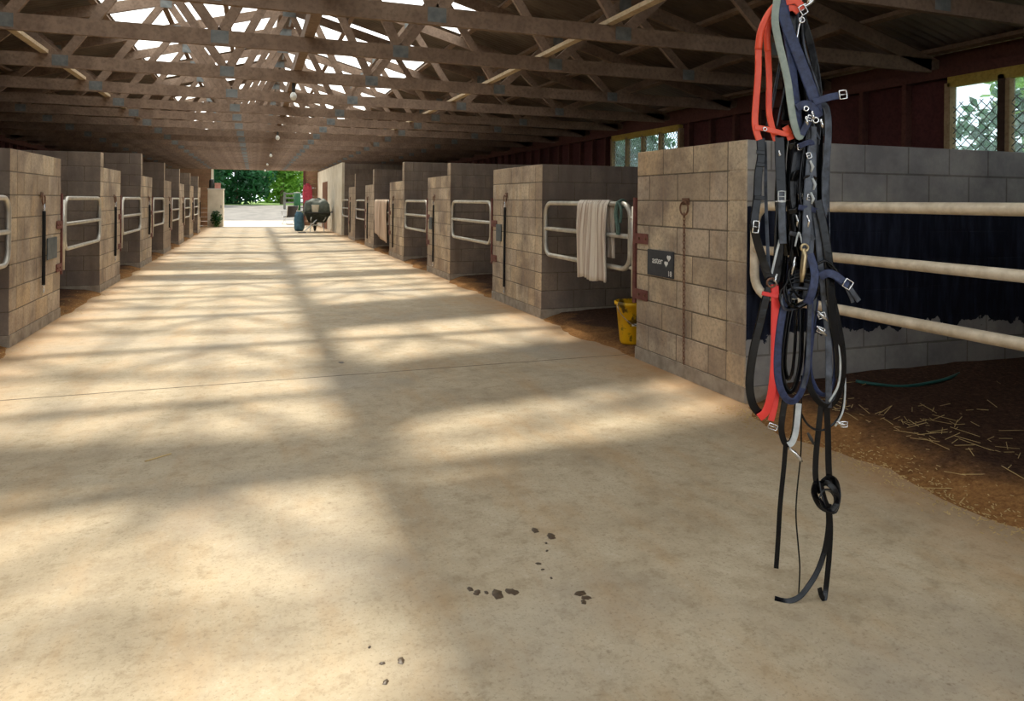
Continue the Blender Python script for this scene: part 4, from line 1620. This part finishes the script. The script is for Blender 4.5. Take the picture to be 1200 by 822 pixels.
for u, v in ((926, 140), (933, 134), (943, 143)):
    snap(t5, [(u, v), (u + 1, v + 6), (u + 2, v + 10)], r=1.8, d=-.078)
buckle(t5, 931, 142, 2.6, 3, 15, -.075)

# 6. sage grey strap
t6 = tack('sage_strap', 'pale sage grey strap curving down beside the navy halter', 'strap')
strap(t6, [(899, -12, -.06), (894, 8, -.062), (892, 30, -.062), (896, 52, -.06), (902, 75, -.058), (908, 100, -.056), (912, 125, -.054), (916, 148, -.054), (922, 162, -.05), (926, 158, -.045)], 7, 'sage', 2, lambda q: .5 - .7 * q)

# 7. black driving bridles behind
BR = [('glossy black bridle at the upper right of the bundle', 0, .0, 3), ('black bridle hanging in the middle of the bundle', -9, .025, 5), ('black bridle at the very back of the bundle', -3, .055, 8)]
for lab, du, dd, sd in BR:
    tb_ = tack('black_bridle', lab, 'bridle')
    rb = random.Random(sd)
    jj = lambda a=2.0: rb.uniform(-a, a)
    strap(tb_, [(926 + du, -12, dd), (933 + du + jj(), 20, dd), (939 + du + jj(), 55, dd - .02), (947 + du, 95, dd - .02), (950 + du + jj(), 130, dd - .02), (946 + du, 170, dd - .02)], 7, 'leather', 2.2, .4)
    strap(tb_, [(922 + du, -12, dd), (924 + du + jj(), 25, dd), (930 + du + jj(), 70, dd), (937 + du, 110, dd), (940 + du, 150, dd)], 8, 'leather', 2.2, -.3)
    strap(tb_, [(930 + du, -12, dd + .02), (932 + du + jj(), 25, dd + .02), (934 + du + jj(3), 60, dd + .02), (943 + du, 100, dd + .02), (946 + du, 140, dd)], 6, 'leather', 2.2, .8)
    strap(tb_, [(918 + du, 10, dd - .02), (917 + du + jj(), 50, dd - .02), (921 + du + jj(3), 100, dd - .02), (923 + du, 140, dd - .01)], 7, 'leather', 2.2, .2)
    strap(tb_, [(924 + du, 0, dd - .01), (926 + du + jj(), 60, dd - .01), (933 + du + jj(3), 105, dd - .02), (941 + du, 145, dd - .02), (949 + du, 165, dd - .02)], 5, 'leather_worn', 2, .9)
    strap(tb_, [(938 + du, 142, dd - .02), (935 + du + jj(), 180, dd - .03), (931 + du + jj(3), 215, dd - .03), (930 + du, 260, dd - .03), (933 + du, 300, dd - .03), (937 + du, 345, dd - .02)], 9, 'leather', 2.2, .2)
    strap(tb_, [(947 + du, 160, dd), (945 + du + jj(), 200, dd - .01), (940 + du + jj(3), 240, dd - .02), (944 + du, 290, dd - .02), (949 + du, 335, dd - .02)], 9, 'leather', 2.2, -.4)
    strap(tb_, [(925 + du, 145, dd), (921 + du + jj(), 190, dd), (921 + du + jj(3), 235, dd), (924 + du, 285, dd), (920 + du, 345, dd)], 7, 'leather', 2.2, .5)
    strap(tb_, [(942 + du, 150, dd - .03), (939 + du + jj(3), 195, dd - .035), (942 + du + jj(3), 245, dd - .035), (939 + du, 300, dd - .03), (934 + du, 350, dd - .03)], 6, 'leather_worn', 2, -.1)
    strap(tb_, [(922 + du, 155, dd - .02), (917 + du + jj(), 175, dd - .025), (913 + du + jj(3), 215, dd - .02), (918 + du, 262, dd - .02), (926 + du, 300, dd - .02)], 5, 'leather', 2, 1.0)
    cord(tb_, [(928 + du, 20, dd - .02), (931 + du, 60, dd - .03), (943 + du, 95, dd - .03), (952 + du, 122, dd - .02), (955 + du, 160, dd - .02)], 1.3, 'leather_worn')
    cord(tb_, [(921 + du, 30, dd), (917 + du, 70, dd - .01), (911 + du, 110, dd), (903 + du, 150, dd)], 1.0, 'leather_worn')
    cord(tb_, [(935 + du, 150, dd - .04), (927 + du, 185, dd - .045), (924 + du, 225, dd - .045), (930 + du, 265, dd - .045), (926 + du, 310, dd - .04)], 1.4, 'leather')
    for v in (170, 207, 243, 275, 312):
        strap(tb_, [(927 + du + jj(5), v + jj(6), dd - .05), (934 + du + jj(3), v + jj(4), dd - .055), (942 + du + jj(4), v + jj(6), dd - .05)], rb.uniform(4, 7), rb.choice(['leather', 'leather', 'leather_worn', 'navy']), 1.8, .2, 'keeper', 4)
    for u, v in ((932, 176), (936, 232)):
        buckle(tb_, u + du + jj(3), v + jj(8), 2.4, 3, jj(40), dd - .058)
    snap(tb_, [(931 + du, 252), (933 + du, 259), (932 + du, 266)], r=1.5, d=dd - .06)

# top-of-frame silver bits
tbt = tack('driving_bit', 'jointed silver bit at the very top of the bundle', 'bit')
snap(tbt, [(922, 9), (926, 2), (931, -6), (934, -10)], r=2.1, d=-.04)
snap(tbt, [(930, 10), (933, 0), (938, -8)], r=2.1, d=-.05)
ring(tbt, 934, -3, 6, -.05, 'steel', 1.4)
cord(tbt, [(926, 22, -.04), (923, 34, -.04), (921, 44, -.04), (919, 56, -.035)], 1.1, 'steel', 'chain')
ring(tbt, 925, 28, 3, -.045)

# 8. wide worn blue-grey straps on the right side
t8 = tack('worn_trace', 'worn blue-grey leather strap hanging straight on the right of the bundle', 'strap')
strap(t8, [(946, 122, -.03), (955, 128, -.035), (958, 150, -.035), (957, 180, -.035), (955, 205, -.035), (955, 240, -.035), (952, 262, -.03)], 7.5, 'leather_worn', 2, -.2)
cord(t8, [(957, 128, -.02), (961, 150, -.02), (962, 190, -.02), (962, 235, -.02), (963, 275, -.02), (961, 288, -.02)], .8, 'leather_worn')
t9 = tack('worn_trace', 'broad dark blue-grey strap slanting down the middle right of the bundle', 'strap')
strap(t9, [(938, 165, -.05), (934, 200, -.055), (932, 235, -.055), (931, 275, -.055), (930, 315, -.05)], 8, 'leather_worn', 2.2, .25)
strap(t9, [(944, 235, -.05), (951, 265, -.05), (957, 300, -.05), (961, 340, -.045), (966, 380, -.04), (973, 410, -.035), (975, 440, -.03)], 9, 'leather', 2.2, -.15)
strap(t9, [(940, 230, -.04), (946, 270, -.04), (950, 310, -.04), (956, 350, -.03), (961, 395, -.03), (962, 440, -.03), (962, 474, -.03)], 6, 'leather_worn', 2, .3)
for u, v in ((934, 210), (932, 226), (931, 190)):
    snap(t9, [(u + 2, v), (u + 5, v + 7), (u + 3, v + 13)], r=1.7, d=-.066, m='palegrey')

t9b = tack('worn_trace', 'stiff dark trace behind the blue-grey strap on the right of the bundle', 'strap')
strap(t9b, [(950, 128, .0), (951, 170, .0), (950, 215, .0), (952, 260, .0), (956, 310, .0), (958, 345, .0)], 11, 'leather', 2.4, .1)
strap(t9b, [(944, 150, .01), (945, 195, .01), (946, 245, .01), (951, 295, .01), (952, 340, .01)], 9, 'leather_worn', 2.2, -.2)
strap(t9b, [(915, 175, .04), (914, 220, .04), (912, 270, .04), (915, 320, .04)], 8, 'leather', 2.2, .3)

# 9. buckled strap at mid height
t10 = tack('buckled_strap', 'short dark strap with a white square buckle poking out at mid height', 'strap')
strap(t10, [(946, 322, -.06), (954, 318, -.065), (962, 320, -.068), (970, 326, -.07), (977, 331, -.07)], 8, 'navy', 2)
cord(t10, [(940, 310, -.06), (950, 304, -.065), (958, 308, -.066), (966, 318, -.066)], 1.5, 'leather')
buckle(t10, 975, 329.5, 4.4, 4.8, 32, -.078, bar=False)
strap(t10, [(977, 332, -.07), (983, 340, -.068), (990, 349, -.065)], 5, 'leather_worn', 1.6)
strap(t10, [(975, 332, -.064), (980, 342, -.062), (984, 351, -.06)], 3, 'leather_worn', 1.4)

# 10. coiled cord and brass fitting at mid height
t11 = tack('coiled_line', 'coil of thin black line wound at mid height round a brass fitting', 'line')
for k_, (uu, vv, a_, b_, dd) in enumerate(((922, 344, 22, 14, -.06), (925, 341, 20, 17, -.066), (919, 348, 18, 11, -.07), (928, 338, 19, 18, -.056), (923, 346, 14, 8, -.074), (930, 330, 15, 20, -.05))):
    P = []
    for j in range(20):
        a = 2 * PI * j / 20
        x, y = a_ * math.cos(a), b_ * math.sin(a)
        c_, s_ = math.cos(-.45), math.sin(-.45)
        P.append(Q(uu + x * c_ - y * s_, vv + x * s_ + y * c_, dd + .03 * math.sin(a) ** 2))
    MB().tube(P, (1.2 if k_ % 2 else 1.5) * HK, 7, True).build('coil', 'leather' if k_ != 2 else 'leather_worn', t11, True, False)
strap(t11, [(934, 296, -.06), (938, 318, -.075), (934, 340, -.08), (930, 352, -.07)], 8, 'navy', 2)
snap(t11, [(926, 290), (927, 298), (926, 306), (925, 318), (924, 328)], 'brass', 3, -.07)
ring(t11, 927, 289, 4, -.07, 'brass', 1.3)
snap(t11, [(918, 300), (916, 310), (914, 320)], 'steel', 1.5, -.06)
cord(t11, [(919, 288, -.05), (923, 272, -.05), (927, 284, -.05)], 1.0, 'palegrey')

# 11. big hanging loops
t12 = tack('navy_rein_loop', 'navy and black rein hanging in a deep loop, left of centre', 'rein')
strap(t12, [(912, 340, -.04), (905, 370, -.045), (901, 405, -.045), (901, 435, -.045), (906, 455, -.045), (914, 465, -.045), (922, 464, -.045), (930, 450, -.045), (936, 420, -.045), (938, 385, -.045), (938, 345, -.04)], 7, 'navy', 2.4, .3)
strap(t12, [(916, 345, -.03), (909, 380, -.035), (905, 420, -.035), (909, 446, -.035), (916, 456, -.035), (923, 448, -.035), (929, 415, -.035), (930, 360, -.03)], 6, 'leather', 2.2, .5)
strap(t12, [(921, 350, -.02), (914, 385, -.025), (911, 425, -.025), (916, 442, -.025), (921, 430, -.025), (924, 390, -.025), (925, 350, -.02)], 5, 'leather', 2, .8)
strap(t12, [(936, 345, -.055), (935, 385, -.055), (934, 425, -.052), (929, 450, -.05)], 4.5, 'leather_worn', 1.8, -.2)
t13 = tack('black_rein_loop', 'black rein hanging in a deep loop, rightmost of the loops', 'rein')
strap(t13, [(946, 345, -.02), (940, 385, -.03), (937, 420, -.03), (939, 446, -.03), (948, 464, -.03), (960, 472, -.03), (971, 464, -.03), (978, 440, -.03), (978, 410, -.03), (972, 375, -.03), (964, 340, -.03)], 6.5, 'leather', 2.2, .25)
strap(t13, [(950, 350, -.01), (944, 395, -.015), (942, 430, -.015), (949, 453, -.015), (960, 461, -.015), (969, 450, -.015), (972, 420, -.015), (966, 380, -.015), (959, 350, -.01)], 5, 'navy', 2, .5)
cord(t13, [(958, 350, -.035), (968, 385, -.036), (974, 420, -.036), (972, 448, -.036), (962, 467, -.034)], 1.3, 'palegrey', 'piping')
for u, v, an in ((951, 367, -20), (950, 384, 25)):
    buckle(t13, u, v, 4, 3, an, -.045)
    snap(t13, [(u - 6, v - 5), (u, v), (u + 6, v + 6)], r=2, d=-.05)
t14 = tack('pale_rein_loop', 'short loop faced in pale grey at the foot of the red strap', 'rein')
strap(t14, [(914, 462, -.02), (910, 485, -.022), (909, 502, -.022), (913, 516, -.022), (919, 517, -.022), (924, 503, -.022), (927, 470, -.02)], 6, 'leather', 2, .2, 'black_side')
strap(t14, [(916, 518, -.03), (921, 514, -.03), (925, 500, -.03), (928, 470, -.028)], 5.5, 'palegrey', 1.8, -.2, 'pale_side')
snap(t14, [(917, 522), (924, 527), (930, 534), (932, 537)], r=2, d=-.03)
t15 = tack('thin_line', 'thin black line swinging in a wide loop under the rightmost rein', 'line')
cord(t15, [(976, 400, -.01), (981, 430, -.01), (983, 460, -.01), (979, 484, -.01), (968, 498, -.01), (955, 503, -.01), (942, 497, -.01), (933, 482, -.01), (930, 465, -.01)], 1.3, 'leather')
cord(t15, [(978, 410, -.018), (983, 445, -.018), (981, 478, -.018), (972, 497, -.018)], 1.1, 'palegrey')
snap(t15, [(973, 492), (979, 494), (984, 495)], r=2.2, d=-.02)
buckle(t15, 981, 494, 3.5, 3, 0, -.026)
snap(t15, [(940, 505), (944, 512), (947, 518)], 'dark_plastic', 2, -.02)

# 12. long reins to the floor
t16 = tack('long_rein', 'straight black rein ending above the floor, leftmost of the long reins', 'rein')
strap(t16, [(916, 515, -.01), (914, 545, -.01), (910, 590, -.01), (908, 630, -.01), (906, 664, -.01)], 4.6, 'leather', 1.6, .2)
t17 = tack('driving_line', 'very thin dark line hanging down to the floor between the reins', 'line')
cord(t17, [(935, 440, 0), (935, 490, 0), (935, 530, 0), (931, 575, 0), (930, 605, 0), (933, 640, 0), (935, 665, 0), (934, 696, 0)], .9, 'leather')
t18 = tack('knotted_rein', 'pair of black reins tied in a knot, tails curling onto the floor', 'rein')
strap(t18, [(957, 470, -.01), (954, 500, -.01), (951, 535, -.01), (951, 560, -.012), (956, 575, -.015)], 5.5, 'leather', 1.8, .15)
strap(t18, [(962, 470, -.015), (964, 505, -.015), (965, 540, -.015), (966, 565, -.018)], 6.5, 'leather', 1.8, -.15)
for k_, P in enumerate(([(950, 562), (949, 575), (956, 590), (966, 594), (972, 586), (970, 570), (962, 562), (954, 565)],
                        [(955, 560), (965, 556), (973, 562), (974, 578), (968, 592), (960, 586), (956, 572)],
                        [(951, 578), (958, 570), (968, 572), (972, 582), (964, 590), (955, 586)])):
    strap(t18, [(u, v, -.022 - .008 * k_ + .012 * math.sin(i_)) for i_, (u, v) in enumerate(P + P[:1])], 6, 'leather', 2, .5 * k_, 'knot', 5)
strap(t18, [(966, 588, -.015), (968, 615, -.015), (967, 645, -.015), (965, 670, -.015), (962, 690, -.02), (959, 695.5, -.03), (955, 690, -.035), (953, 682, -.035)], 5, 'leather', 1.8, .3)
strap(t18, [(964, 588, -.02), (965, 612, -.02), (961, 640, -.02), (952, 664, -.025), (940, 682, -.03), (928, 692, -.04), (914, 695.4, -.045), (902, 695.4, -.03)], 5, 'leather', 1.8, .4)
